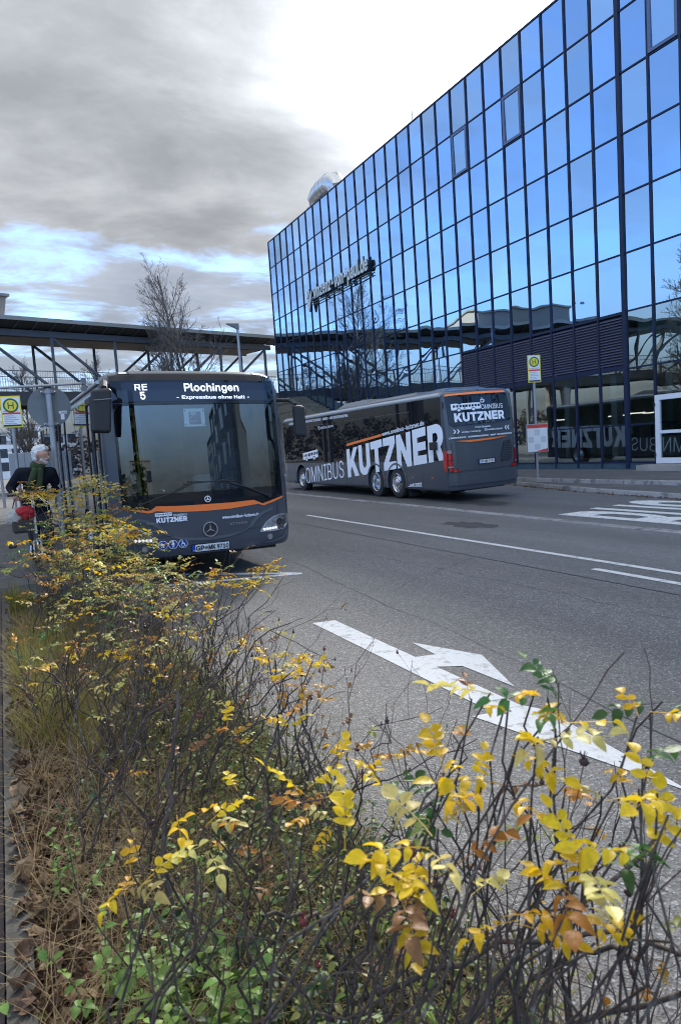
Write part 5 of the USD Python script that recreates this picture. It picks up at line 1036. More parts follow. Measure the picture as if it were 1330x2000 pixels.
skin = [((neck, 0.058), (Hd(0, 0, -0.06), 0.060)), ((Hd(0, -0.015, 0.025), 0.092), (Hd(0, 0.035, 0.02), 0.080)), ((Hd(0, 0.04, 0.0), 0.070), (Hd(0, 0.058, -0.085), 0.046)), ((Hd(0, 0.095, 0.012), 0.013), (Hd(0, 0.122, -0.028), 0.017)), ((Hd(-0.035, 0.092, 0.032), 0.016), (Hd(0.035, 0.092, 0.032), 0.016)),
        ((Hd(-0.085, -0.01, 0.01), 0.018), (Hd(-0.087, -0.015, -0.03), 0.014)), ((Hd(0.085, -0.01, 0.01), 0.018), (Hd(0.087, -0.015, -0.03), 0.014)), ((Hd(-0.025, 0.098, -0.058), 0.010), (Hd(0.025, 0.098, -0.058), 0.010)),
        ((elR, 0.038), (haR, 0.030)), ((elL, 0.038), (haL, 0.030)), ((haR, 0.032), (haR+np.array([0, -0.02, 0.0]), 0.036)), ((haL, 0.032), (haL+np.array([0, -0.02, 0.0]), 0.036)),
        ((shR, 0.05), (elR, 0.04)), ((shL, 0.05), (elL, 0.04)), ((neck, 0.06), (chest, 0.11)), ((chest, 0.11), (hipc, 0.10)), ((shR, 0.05), (chest, 0.08)), ((shL, 0.05), (chest, 0.08)), ((hipc, 0.10), (kR, 0.05)), ((hipc, 0.10), (kL, 0.05)), ((kR, 0.05), (aR, 0.038)), ((kL, 0.05), (aL, 0.038))]
body_ = part(man, 'body', chain(skin+fingers, 0.010, 4), M_SKIN, smooth=True)
part(body_, 'jacket', chain([((chest+[0, 0.02, 0.06], 0.155), (hipc+[0, -0.02, 0.05], 0.165)), ((shR, 0.085), (shL, 0.085)), ((shR, 0.085), (chest, 0.15)), ((shL, 0.085), (chest, 0.15)), ((neck+[0, 0.03, -0.05], 0.075), (chest, 0.14)), ((shR, 0.083), (elR, 0.066)), ((elR, 0.066), (haR*0.85+elR*0.15, 0.050)), ((shL, 0.083), (elL, 0.066)), ((elL, 0.066), (haL*0.85+elL*0.15, 0.050)), ((hipc+[-0.06, 0, 0.05], 0.14), (hipc+[0.06, -0.02, -0.10], 0.15))], 0.022, 6), M_JACK, smooth=True)
part(body_, 'trousers', chain([((hipc+[-0.05, 0, 0], 0.12), (kR, 0.082)), ((kR, 0.082), (aR, 0.062)), ((hipc+[0.05, 0, 0], 0.12), (kL, 0.082)), ((kL, 0.082), (aL, 0.062))], 0.025, 6), M_TROU, smooth=True)
for a_ in (aR, aL): part(body_, 'shoe', chain([((a_+[0, 0.04, -0.045], 0.042), (a_+[0.01, -0.12, -0.052], 0.036)), ((a_, 0.05), (a_+[0, 0.03, -0.04], 0.045))], 0.015, 5), M_SHOE, smooth=True)
part(body_, 'scarf', chain([((neck+[0.05, -0.03, 0.0], 0.055), (neck+[-0.05, -0.04, 0.0], 0.055)), ((neck+[0.05, 0.03, 0.02], 0.05), (neck+[-0.05, 0.03, 0.02], 0.05)), ((neck+[-0.04, -0.08, -0.06], 0.048), (chest+[-0.07, -0.155, -0.02], 0.046)), ((chest+[-0.07, -0.155, -0.02], 0.046), (hipc+[-0.07, -0.25, 0.20], 0.043)), ((neck+[0.03, -0.08, -0.06], 0.045), (chest+[0.045, -0.15, -0.05], 0.044)), ((chest+[0.045, -0.15, -0.05], 0.044), (hipc+[0.04, -0.23, 0.22], 0.04))], 0.014, 5), M_SCARF, smooth=True)
hr = chain([((Hd(0, -0.045, 0.055), 0.090), (Hd(0, 0.025, 0.085), 0.068)), ((Hd(0, -0.075, 0.03), 0.075), (Hd(0, -0.085, -0.045), 0.050)), ((Hd(-0.075, -0.03, 0.03), 0.034), (Hd(-0.08, -0.035, -0.05), 0.028)), ((Hd(0.075, -0.03, 0.03), 0.034), (Hd(0.08, -0.035, -0.05), 0.028)), ((Hd(0.03, 0.07, 0.09), 0.03), (Hd(-0.03, 0.06, 0.10), 0.035))], 0.010, 3)
v_ = np.array(hr.vertices); hr.vertices = v_+(meshkit.fbm(v_*38, 3, 5)[:, None]-0.5)*0.035*(v_-head)/0.1; part(body_, 'hair', hr, M_HAIR, smooth=True)
part(body_, 'beard', chain([((Hd(-0.05, 0.045, -0.06), 0.028), (Hd(0, 0.078, -0.092), 0.034)), ((Hd(0.05, 0.045, -0.06), 0.028), (Hd(0, 0.078, -0.092), 0.034)), ((Hd(-0.022, 0.108, -0.043), 0.012), (Hd(0.022, 0.108, -0.043), 0.012))], 0.008, 3), mat('beard_grey', (0.42, 0.38, 0.35), 0.8, var=0.3, vscale=60), smooth=True)
for s in (-1, 1): part(body_, 'eye', moved(trimesh.creation.icosphere(1, 0.009), Hd(0.033*s, 0.098, 0.016)), M_INK)
bk = thing('folding_bicycle', 'folding bicycle with white handle post and small wheels, held by the man', 'bicycle', loc=(0.36, 10.42, 0.42))
M_BWH = mat('bike_white', (0.62, 0.64, 0.66), 0.3, coat=0.5); M_BDK = mat('bike_dark', (0.03, 0.035, 0.04), 0.4)
part(bk, 'handle_post', tube([(0.0, 0.02, 0.48), (0.0, 0.08, 1.08)], 0.020, 10), M_BWH); part(bk, 'steering_tube', tube([(0, -0.01, 0.36), (0, 0.02, 0.50)], 0.028, 10), M_BDK)
hb = part(bk, 'handlebar', tube([(-0.28, 0.14, 1.05), (-0.10, 0.08, 1.08), (0.10, 0.08, 1.08), (0.26, 0.14, 1.05)], 0.014, 8), M_BDK)
for x in (-0.25, 0.23): part(hb, 'grip', tube([(x-0.055, 0.14+0.01, 1.05), (x+0.055, 0.12, 1.056)], 0.019, 8), M_TRIM)
part(hb, 'bell', moved(trimesh.creation.icosphere(1, 0.032), (-0.13, 0.07, 1.02)), M_TRIM)
for yy, nm_ in ((-0.06, 'wheel'), (0.94, 'wheel')):
    w_ = trimesh.creation.torus(0.185, 0.018, 32, 8); w_.apply_transform(trimesh.transformations.rotation_matrix(math.pi/2, [0, 1, 0])); wl_ = part(bk, nm_, moved(w_, (0, yy, 0.205)), M_RUB)
    part(wl_, 'spokes', cat_([tube([(0.012, yy, 0.205), (0, yy+0.17*math.cos(k*math.pi/8), 0.205+0.17*math.sin(k*math.pi/8))], 0.002, 3) for k in range(16)]), M_CHROME); part(wl_, 'hub', cyl_x(-0.05, 0.05, yy, 0.205, 0.018, 10), M_CHROME)
part(bk, 'fork', cat_([tube([(0.045*s, -0.01, 0.40), (0.05*s, -0.06, 0.205)], 0.011, 6) for s in (-1, 1)]+[tube([(-0.045, -0.01, 0.40), (0.045, -0.01, 0.40)], 0.013, 6)]), M_BWH)
part(bk, 'frame', cat_([tube([(0, 0.02, 0.42), (0, 0.50, 0.30), (0, 0.94, 0.205)], 0.024, 8), tube([(0, 0.52, 0.30), (0, 0.64, 0.80)], 0.016, 8)]), M_BWH)
part(bk, 'saddle', rhull([(-0.07, 0.74, 0.83), (0.07, 0.74, 0.83), (0, 0.50, 0.83)], (0.02, 0.03, 0.025)), M_TRIM)
part(bk, 'crank', tube([(-0.07, 0.50, 0.29), (-0.09, 0.48, 0.16)], 0.012, 6), M_CHROME); part(bk, 'pedal', cbox(-0.36, -0.26, -0.02, 0.06, 0.33, 0.38, 0.01), M_TRIM)
mg = []
part(bk, 'mudguard', tube([(0, -0.06+0.215*math.cos(a), 0.205+0.215*math.sin(a)) for a in np.linspace(0.1, 2.6, 12)], 0.012, 6), M_CHROME)
for s in (0.05, 0.09): part(bk, 'brake_cable', tube([(0.05, 0.08, 1.04), (0.12+s, -0.05, 0.9), (0.14+s, -0.08, 0.7), (0.06, -0.03, 0.45)], 0.004, 4), M_CHROME)
bg = thing('shopping_bag', 'red and pale cloth bag hanging from the bicycle handlebar', 'bag', loc=(0.19, 10.45, 1.12))
def lump(seed, rad, amp=0.16):
    m = trimesh.creation.icosphere(3, 1.0); v = np.array(m.vertices); m.vertices = v*np.array(rad)*(1+amp*(meshkit.fbm(v*2.2+seed, 4, seed)[:, None]-0.5)*2); return m
part(bg, 'pale_cloth', moved(lump(3, (0.12, 0.10, 0.12), 0.3), (-0.06, 0, 0.05)), mat('cloth_pale', (0.36, 0.34, 0.29), 0.85, var=0.2, vscale=25, bump=0.01, bscale=25), smooth=True); part(bg, 'red_cloth', moved(lump(8, (0.13, 0.11, 0.10), 0.35), (0.06, -0.03, 0.10)), mat('cloth_red', (0.36, 0.010, 0.016), 0.8, var=0.3, vscale=22, bump=0.01, bscale=25), smooth=True)
part(bg, 'basket', cbox(-0.12, 0.14, -0.10, 0.10, -0.17, 0.02, 0.03), mat('basket_brown', (0.045, 0.035, 0.03), 0.9, var=0.4, vscale=40)); part(bg, 'strap', tube([(-0.1, 0.02, 0.14), (-0.06, 0.08, 0.27), (0.0, 0.1, 0.33), (0.05, 0.05, 0.16)], 0.008, 5), M_TRIM)
# ------------------------------------------------------------------ the bed: roses, grass, litter
def leafmat(name, c, c2, tr=0.35, rough=0.45, var=0.36, spots=None, edge=0.5):
    nodes = {'g': ('geometry', {}), 'n': ('noise_texture', dict(scale=26.0, detail=4, roughness=0.6)), 'n2': ('noise_texture', dict(scale=130.0, detail=3, roughness=0.6)),
        'r': ('rgb_ramp', dict(ramp=[(0.28, tuple(np.array(c)*0.9)), (0.52, c), (0.64, tuple(np.array(c)*1.05)), (0.88, c2)])),
        'r2': ('rgb_ramp', dict(ramp=[(0.3, (0.86,)*3), (0.7, (1.1,)*3)])), 'mu': ('mix', dict(mix_type='multiply', fac=1.0)),
        'oi': ('object_info', {}), 'ri': ('math', dict(math_type='multiply_add', value2=0.65)), 'oi2': ('math', dict(math_type='multiply', value2=0.35)), 'ov': ('map_range', dict(from_min=0, from_max=1, to_min=1-var, to_max=1+var*0.7)), 'wn': ('white_noise_texture', dict(dimensions='1D')), 'hr': ('map_range', dict(from_min=0, from_max=1, to_min=0.485, to_max=0.515)), 'oh': ('hsv', {}),
        'b': ('bump', dict(strength=1.0, distance=0.0012)),
        'p': ('principled_bsdf', dict(roughness=rough, specular_ior_level=0.35)), 't': ('translucent_bsdf', {}), 'mx': ('mix_closure', dict(fac=tr))}
    links = [('g.position', 'n.vector'), ('g.position', 'n2.vector'), ('n.fac', 'r.fac'), ('n2.fac', 'r2.fac'), ('r.color', 'mu.color1'), ('r2.color', 'mu.color2'), ('oi.random', 'ov.value'), ('ov.result', 'oh.value'), ('oi.random', 'wn.w'), ('wn.value', 'hr.value'), ('hr.result', 'oh.hue'), ('mu.color', 'oh.color'),
        ('oh.color', 'p.base_color'), ('oh.color', 't.color'), ('n2.fac', 'b.height'), ('b.normal', 'p.normal'), ('p.BSDF', 'mx.closure1'), ('t.BSDF', 'mx.closure2')]
    return usdkit.material(stage, '/World/Looks/'+name, nodes, links, surface='mx.closure')
LEAFM = {'y': leafmat('leaf_yellow', (0.92, 0.60, 0.020), (0.84, 0.44, 0.02), 0.42, var=0.2), 'o': leafmat('leaf_orange', (0.58, 0.28, 0.035), (0.30, 0.11, 0.03), 0.32), 'b': leafmat('leaf_brown', (0.26, 0.13, 0.05), (0.14, 0.06, 0.03), 0.2),
         'p': leafmat('leaf_pale', (0.70, 0.60, 0.18), (0.44, 0.25, 0.06), 0.35), 'g': leafmat('leaf_olive', (0.33, 0.37, 0.09), (0.44, 0.36, 0.06), 0.3), 'G': leafmat('leaf_green', (0.07, 0.17, 0.045), (0.13, 0.24, 0.05), 0.3)}
M_CANE = mat('rose_cane', (0.052, 0.037, 0.027), 0.75, var=0.5, vscale=30, dirt=((0.19, 0.185, 0.16), 26.0, 0.30), bump=0.002, bscale=160)
M_CANE2 = mat('rose_twig', (0.058, 0.036, 0.026), 0.7, var=0.4, vscale=30)
M_HIP = mat('rose_hip', (0.030, 0.014, 0.012), 0.6, var=0.5, vscale=60, bump=0.004, bscale=90)
M_HIPR = mat('rose_hip_red', (0.12, 0.016, 0.014), 0.4, var=0.4, vscale=60, bump=0.003, bscale=90)
TIPS = [(0.34,10.07,1.55,'o'), (0.42,9.81,1.48,'y'), (0.27,10.21,1.46,'o'), (0.53,9.53,1.52,'o'), (0.92,8.79,1.60,'p'), (1.04,8.84,1.55,'p'), (1.14,8.56,1.52,'p'), (1.21,8.42,1.48,'b'), (0.80,8.95,1.48,'p'), (0.66,8.78,1.34,'p'), (0.58,9.27,1.36,'p'), (0.81,8.24,1.12,'p'), (0.95,8.40,1.22,'g'), (1.09,8.34,1.26,'p'), (1.16,8.09,1.33,'b'), (0.68,8.53,1.18,'p'), (0.55,8.13,1.05,'o'), (0.73,8.04,1.01,'g'), (0.91,7.74,1.04,'p'), (1.14,7.52,1.12,'y'), (1.09,7.65,1.06,'y'), (0.96,7.25,0.92,'g'), (0.42,7.51,0.91,'p'), (0.63,7.18,0.87,'p'), (0.77,7.34,0.91,'b'), (0.83,6.75,0.87,'g'), (1.00,6.78,0.87,'p'), (0.98,6.12,0.87,'p'), (0.26,6.47,0.85,'o'), (1.16,6.37,0.90,'g'), (0.86,6.17,0.83,'b'), (0.72,6.46,0.81,'p'), (0.46,6.92,0.83,'g'), (1.14,6.72,0.91,'p'), (1.10,5.84,0.87,'g'), (0.61,6.29,0.80,'g'), (0.94,5.24,0.87,'p'), (1.09,5.29,0.89,'b'), (1.27,5.77,0.98,'p'), (1.34,4.84,0.95,'y'), (1.36,4.94,0.99,'o'), (1.68,4.90,0.95,'y'), (1.56,4.73,0.92,'y'), (1.72,4.88,0.99,'y'), (1.50,4.75,0.89,'y'), (0.83,4.29,0.86,'y'), (0.82,4.30,0.91,'y'), (1.07,4.29,0.87,'y'), (1.06,4.41,0.89,'o'), (1.04,4.53,0.92,'o'), (1.06,4.75,0.94,'o'), (0.84,5.30,0.88,'g'), (1.12,4.26,0.85,'y'), (0.26,4.12,0.82,'o'), (0.30,4.10,0.86,'o'), (0.44,3.92,0.82,'y'), (0.48,3.90,0.86,'g'), (0.50,3.89,0.80,'y'), (0.33,4.19,0.79,'o'), (0.60,3.84,0.82,'p'), (0.58,3.85,0.79,'y'), (-0.02,4.59,0.78,'o'), (0.12,4.07,0.77,'y'), (0.14,4.06,0.76,'y'), (1.03,3.41,0.84,'y'), (1.07,3.39,0.83,'o'), (1.05,2.96,0.88,'y'), (1.02,2.97,0.90,'y'), (1.01,2.54,0.94,'y'), (1.05,2.52,0.99,'y'), (0.98,2.55,0.96,'y'), (1.02,2.53,0.90,'o'), (0.99,2.43,0.89,'o'), (1.03,2.75,0.92,'y'), (0.66,2.47,0.82,'o'), (0.87,2.37,0.82,'y'), (0.64,3.59,0.75,'y'), (0.55,3.86,0.74,'o'), (0.71,1.52,1.08,'y'), (0.70,1.42,1.08,'y'), (0.67,1.49,1.09,'y'), (0.65,1.44,1.07,'p'), (0.77,1.34,1.14,'y'), (0.82,1.21,1.21,'y'), (0.78,1.08,1.34,'b'), (0.78,1.02,1.37,'y'), (0.75,0.93,1.39,'y'), (0.74,0.93,1.38,'y'), (0.73,0.88,1.35,'y'), (0.75,0.86,1.35,'y'), (0.80,0.84,1.36,'y'), (0.78,0.85,1.36,'y'), (0.72,0.88,1.32,'y'), (0.81,0.90,1.39,'G'), (0.79,0.91,1.40,'G'), (0.83,0.89,1.38,'G'), (0.66,0.96,1.27,'y'), (0.66,0.90,1.27,'y'), (0.73,0.92,1.24,'y'), (0.66,1.01,1.25,'y'), (0.89,0.95,1.18,'o'), (0.87,0.96,1.19,'o'), (0.95,0.92,1.16,'y'), (0.97,0.91,1.15,'p'), (1.05,0.89,1.31,'y'), (1.07,0.88,1.33,'G'), (0.98,0.86,1.33,'y'), (0.82,0.72,1.30,'y'), (0.80,0.67,1.32,'y'), (0.83,0.72,1.33,'G'), (0.80,0.67,1.25,'y'), (0.78,0.67,1.24,'y'), (0.81,0.77,1.19,'G'), (0.82,0.76,1.19,'G'), (0.81,0.66,1.29,'p'), (0.41,0.86,1.25,'y'), (0.43,0.84,1.24,'y'), (0.39,0.87,1.26,'y'), (0.50,0.81,1.28,'y'), (0.49,0.82,1.26,'y'), (0.54,0.85,1.26,'y'), (0.58,0.87,1.17,'o'), (0.57,0.88,1.16,'y'), (0.58,0.76,1.16,'y'), (0.60,0.75,1.16,'y'), (0.64,0.68,1.21,'y'), (0.66,0.67,1.20,'y'), (0.71,0.70,1.22,'y'), (0.70,0.71,1.22,'y'), (0.67,0.72,1.20,'y'), (0.69,0.70,1.10,'y'), (0.70,0.70,1.11,'y'), (0.50,0.91,1.12,'b'), (0.51,0.90,1.12,'y'), (0.76,0.62,1.14,'g'), (0.27,1.46,1.08,'y'), (0.31,1.39,1.08,'y'), (0.30,1.33,1.05,'y'), (0.30,1.39,1.08,'y'), (0.16,1.34,1.03,'y'), (0.15,1.35,1.05,'y'), (0.19,1.33,1.05,'y'), (0.13,1.35,1.01,'o'), (0.49,1.46,1.04,'o'), (0.44,1.60,1.02,'o'), (0.42,1.49,1.00,'o'), (0.39,1.51,1.04,'y'), (0.49,1.25,1.12,'o'), (0.52,1.34,1.11,'y'), (0.52,0.90,1.12,'b'), (0.61,0.86,1.12,'y'), (0.66,1.06,1.17,'g'), (0.62,1.07,1.14,'G'), (0.63,1.13,1.14,'G')]
G_ = np.random.RandomState(77)
def bed_z(x, y):
    e = min(max((x-BEDX0)/(BEDX1-BEDX0), 0), 1); return 0.335*(1-e)**1.3 if x < BEDX1 else 0.0
def unit(v): return v/(np.linalg.norm(v)+1e-9)
def leaflet(L, W, fold, curl, n=5):
    t = np.linspace(0, 1, n+1); w = W*np.maximum(np.sin(math.pi*np.clip(t, 0, 1)**0.85), 0)**0.8; w[0] = w[-1] = 0
    mid = np.stack([L*t, 0*t, -curl*L*t*t], 1); a = mid+np.stack([0*t, w, fold*w], 1); b = mid+np.stack([0*t, -w, fold*w], 1)
    v = np.vstack([mid, a, b]); f = []
    m = n+1
    for i in range(n):
        f += [[i, i+1, m+i+1], [i, m+i+1, m+i], [i+1, i, 2*m+i], [i+1, 2*m+i, 2*m+i+1]]
    return v, np.array(f)
def frame(d, up):
    x = unit(d); z = unit(up-x*(up @ x)); return np.stack([x, np.cross(z, x), z], 1)
def compound(R, pairs, L, n=5):
    "one rose leaf: a drooping stalk with paired oval leaflets and one at the end"
    V, F, k = [], [], 0
    rl = L*(1.15+0.62*pairs); t = np.linspace(0, 1, 7); dr = R.uniform(0.08, 0.4)
    rx = np.stack([rl*t, 0.03*L*np.sin(t*5+R.uniform(0, 6)), -dr*rl*t*t], 1); st = tube(rx, np.linspace(0.030, 0.016, 7)*L, 3, cap=False)
    V.append(np.array(st.vertices)); F.append(np.array(st.faces)); k = len(V[0])
    spots = [(1.0, 0.0, 1.0)]
    for i in range(pairs):
        u = 0.36+0.56*i/max(pairs-0.35, 1)
        for s in (-1, 1):
            if R.uniform() > 0.08: spots.append((u, s*R.uniform(0.95, 1.25), 0.72+0.28*i/pairs))
    for u, a, sc in spots:
        p0 = np.array([np.interp(u, t, rx[:, c]) for c in range(3)]); l = L*sc*R.uniform(0.85, 1.1)
        v, f = leaflet(l, l*R.uniform(0.30, 0.36), R.uniform(0.05, 0.75), R.uniform(-0.2, 0.8), n)
        d = np.array([math.cos(a), math.sin(a), R.uniform(-0.35, 0.15)]); B = frame(d, np.array([R.uniform(-.35, .35), R.uniform(-.35, .35), 1.0])); V.append(p0+v @ B.T); F.append(f+k); k += len(v)
    return np.vstack(V), np.vstack(F)
PROTO = [compound(np.random.RandomState(100+i), 2+(i % 3 > 0)+(i % 5 == 0), 1.0) for i in range(12)]
PROTO_S = [compound(np.random.RandomState(200+i), 2+(i % 2), 1.0, 3) for i in range(8)]
def put_leaf(p, d, up, L, small=False):
    v, f = (PROTO_S if small else PROTO)[G_.randint(8 if small else 12)]; B = frame(d, up); return p+(v*L) @ B.T, f
def hip_mesh(p, r):
    m = trimesh.creation.icosphere(1, r); v = np.array(m.vertices)*(1+0.8*(G_.uniform(0, 1, (len(m.vertices), 1))-0.5))*np.array([1, 1, G_.uniform(0.75, 1.1)])
    cal = [beam((0, 0, r*0.5), (r*0.9*math.cos(a), r*0.9*math.sin(a), r*2.4), r*0.25, r*0.12) for a in (0.3, 1.6, 2.8, 4.1, 5.3)]
    q = cat_([trimesh.Trimesh(v, m.faces, process=False)]+cal); q.apply_translation(p); return q
def cane(a, b, sag=0.0, n=12, wob=0.026):
    a, b = np.array(a, float), np.array(b, float); t = np.linspace(0, 1, n)[:, None]; h = b-a
    mid = a+h*np.array([0.28, 0.28, 0.55]); P = (1-t)**2*a+2*t*(1-t)*mid+t*t*b
    z = np.cumsum(G_.normal(0, wob, (n, 3)), 0); z -= t*z[-1]; return P+z*np.minimum(1, np.linalg.norm(h)/0.8)
def thorns(P, r, dens):
    out = []
    for i in range(len(P)-1):
        for _ in range(dens):
            q = P[i]+(P[i+1]-P[i])*G_.uniform(); d = unit(np.cross(P[i+1]-P[i], G_.normal(0, 1, 3))); s = 0.008*G_.uniform(0.5, 1); u = unit(P[i+1]-P[i])*0.002
            out.append(trimesh.Trimesh([q+d*r*0.8-u, q+d*r*0.8+u, q+d*(r+s)], [[0, 1, 2]], process=False))
    return out
class Bush:
    def __init__(s, name, label, x, y, far):
        s.c = np.array([x, y, bed_z(x, y)]); s.far = far; s.n = name; s.label = label; s.canes = []; s.twigs = []; s.leaves = []; s.hips = []; s.small = []
    def stem(s, tip, r=0.0055, base=None, twigs=4, hips=0.3, leafy=0.0, kinds='b', L=0.03, twl=(0.10, 0.30)):
        if base is None:
            a = G_.uniform(0, 2*math.pi); q = 0.16*math.sqrt(G_.uniform()); bx, by = s.c[0]+q*math.cos(a), s.c[1]+q*math.sin(a)*1.4; base = np.array([bx, by, bed_z(bx, by)-0.02])
        P = cane(base, tip); n = len(P); rr = np.linspace(r, r*0.42, n)
        c = [tube(P, rr, 6 if not s.far else 4, cap=False)]
        if not s.far: c += thorns(P[3:], r*0.8, 2)
        s.canes.append(cat_(c))
        for _ in range(twigs):
            i = G_.randint(2, n-1); d0 = unit(P[min(i+1, n-1)]-P[i-1]); d = unit(d0*0.8+G_.normal(0, 0.55, 3)+np.array([0, 0, 0.35])); L_ = G_.uniform(*twl); m = 5
            T = [P[i]]; q = P[i].copy()
            for k in range(m):
                d = unit(d+G_.normal(0, 0.16, 3)+np.array([0, 0, 0.05])); q = q+d*L_/m; T.append(q.copy())
            s.twigs.append(tube(T, np.linspace(rr[i]*0.6, max(rr[i]*0.3, 0.0011), m+1), 4 if not s.far else 3, cap=False))
            if G_.uniform() < hips: s.hip(T[-1]+np.array([0, 0, 0.004]), not s.far)
            elif G_.uniform() < leafy: s.tuft(T[-1], G_.choice(list(kinds)), L, 2, d)
            if not s.far and G_.uniform() < 0.5:      # a second order twig
                j = G_.randint(1, m); d2 = unit(d+G_.normal(0, 0.7, 3)); e = T[j]+d2*L_*0.45+G_.normal(0, 0.008, 3); s.twigs.append(tube([T[j], (T[j]+e)/2+G_.normal(0, 0.006, 3), e], [rr[i]*0.4, rr[i]*0.32, 0.001], 3, cap=False))
                if G_.uniform() < hips*0.7: s.hip(e, True)
        return P
    def hip(s, p, big=True): s.hips.append(hip_mesh(p, G_.uniform(0.0038, 0.0075)))
    def tuft(s, p, kind, L, n, d=None):
        "a few compound leaves round a shoot tip"
        a0 = G_.uniform(0, 6.28)
        for k in range(n):
            a = a0+k*2.4+G_.normal(0, 0.3); dd = np.array([math.cos(a), math.sin(a), G_.uniform(-0.1, 0.75)]); q = p-np.array([0, 0, 0.012*k])+G_.normal(0, 0.004, 3)
            kk = kind
            u = G_.uniform()
            if u < 0.06: kk = {'y': 'o', 'o': 'b', 'p': 'y', 'g': 'p', 'b': 'o', 'G': 'g'}[kind]
            elif u < 0.17: kk = {'y': 'p', 'o': 'y', 'p': 'g', 'g': 'G', 'b': 'b', 'G': 'G'}[kind]
            s.leaves.append((kk, put_leaf(q, dd, np.array([G_.normal(0, 0.25), G_.normal(0, 0.25), 1.0]), L*G_.uniform(0.75, 1.15), s.far)))
    def build(s):
        t = thing(s.n, s.label, 'rose bush', 'rose bushes in the roadside bed')
        for c in s.canes: part(t, 'cane', c, M_CANE, smooth=True)
        if s.twigs: part(t, 'twigs', cat_(s.twigs), M_CANE2, kind='stuff')
        order = sorted(s.leaves, key=lambda l: np.linalg.norm(l[1][0].mean(0)-EYE))
        for kk, (v, f) in order[:280]: part(t, 'leaf', trimesh.Trimesh(v, f, process=False), LEAFM[kk], smooth=True)
        byk = {}
        for kk, (v, f) in order[280:]: byk.setdefault(kk, []).append(trimesh.Trimesh(v, f, process=False))
        for kk, ms in byk.items(): part(t, 'small_leaves', cat_(ms), LEAFM[kk], kind='stuff', smooth=True)
        for h in s.hips: part(t, 'hip', h, M_HIPR if G_.uniform() < 0.10 else M_HIP, smooth=True)
SITES = [  # x, y, far, label
 (0.42, 9.0, 1, 'rose bush with orange tuft in front of the man, farthest of the bed'), (1.08, 8.5, 1, 'leafy pale yellow rose bush before the left corner of the near bus'), (0.75, 8.0, 1, 'olive and yellow rose bush between the man and the bus corner'), (1.15, 7.4, 1, 'dense rose bush with a bright yellow tuft below the bus headlight'),
 (0.78, 7.0, 1, 'olive rose bush under the round sign pole'), (1.12, 6.3, 1, 'brownish rose bush beneath the pictograms of the near bus'), (0.70, 6.0, 1, 'low pale rose bush amid yellow grass'), (1.18, 5.0, 1, 'rose bush reaching a yellow tuft over the stop line'), (0.72, 4.3, 0, 'thin rose bush with few yellow leaves beside the tall grass'),
 (1.12, 4.0, 0, 'twiggy rose bush with dark hips leaning over the asphalt'), (0.66, 3.3, 0, 'nearly bare rose bush in the middle of the bed'), (1.16, 2.9, 0, 'rose bush with orange tipped shoot standing before the arrow tail'), (0.98, 2.15, 0, 'bare dark rose bush with red hips in the middle foreground'),
 (0.46, 1.95, 0, 'rose bush with yellow leaves over the brown litter at lower left'), (1.18, 1.65, 0, 'rose bush whose yellow leaves cross the white arrowhead'), (0.80, 1.25, 0, 'nearest rose bush with large yellow leaves at lower centre'), (1.22, 0.95, 0, 'tall rose bush with green and yellow leaves at the right edge')]
SITES += [(0.22, 6.6, 0, 'bare stemmed rose amid grass near the path edging, well before the man'), (0.30, 5.2, 0, 'bare stemmed rose in the yellowish grass at the left'), (0.12, 4.2, 0, 'low bare rose beside the path edging at the left edge'), (0.38, 3.6, 0, 'dark bare rose between grass and brown litter'), (0.25, 2.75, 0, 'thin bare rose rising from the brown litter'), (0.50, 7.7, 0, 'bare rose behind the grass, in front of the man and his bicycle'), (0.75, 5.0, 0, 'bare twiggy rose in the centre of the bed before the bus plate')]
BU = [Bush('rose_bush', lb, x, y, f) for x, y, f, lb in SITES]
for (x, y, z, k) in TIPS:
    p = np.array([x, y, z]); dist = np.linalg.norm(p-EYE)
    b = min(BU, key=lambda q: math.hypot(q.c[0]-x, (q.c[1]-y)*0.9)+(0.5 if (q.far and y < 4.5) else 0))
    L = 0.030*G_.uniform(0.9, 1.15) if dist < 2 else 0.031 if dist < 5 else 0.036 if dist < 7 else 0.043
    base = None
    if dist < 3.2:                           # a cane of its own under the tuft
        bx, by = min(max(x+G_.normal(-0.10, 0.20), 0.1), 1.32), max(y+G_.normal(0.16, 0.20), 0.75); base = np.array([bx, by, bed_z(bx, by)-0.02])
    P = b.stem(p, 0.0043 if dist < 2 else 0.006, base, twigs=2 if dist < 3.2 else 4, hips=0.22 if dist < 4 else 0.10, leafy=0.0 if dist < 4 else 0.2, kinds='pgob', L=L)
    b.tuft(p, k, L*(1.05 if dist < 2 else 1), (1 if G_.uniform() < 0.72 else 2) if dist < 2 else 3 if dist < 5 else 5)
    if dist > 4.8:
        for _ in range(1 if y < 7.0 else 4): b.tuft(p+[0, 0, 0.05 if y > 7 else 0]+G_.normal(0, (0.07, 0.07, 0.06), 3)-[0, 0, 0.05], G_.choice(list('pgypp'+k+k+k)), L, 4)
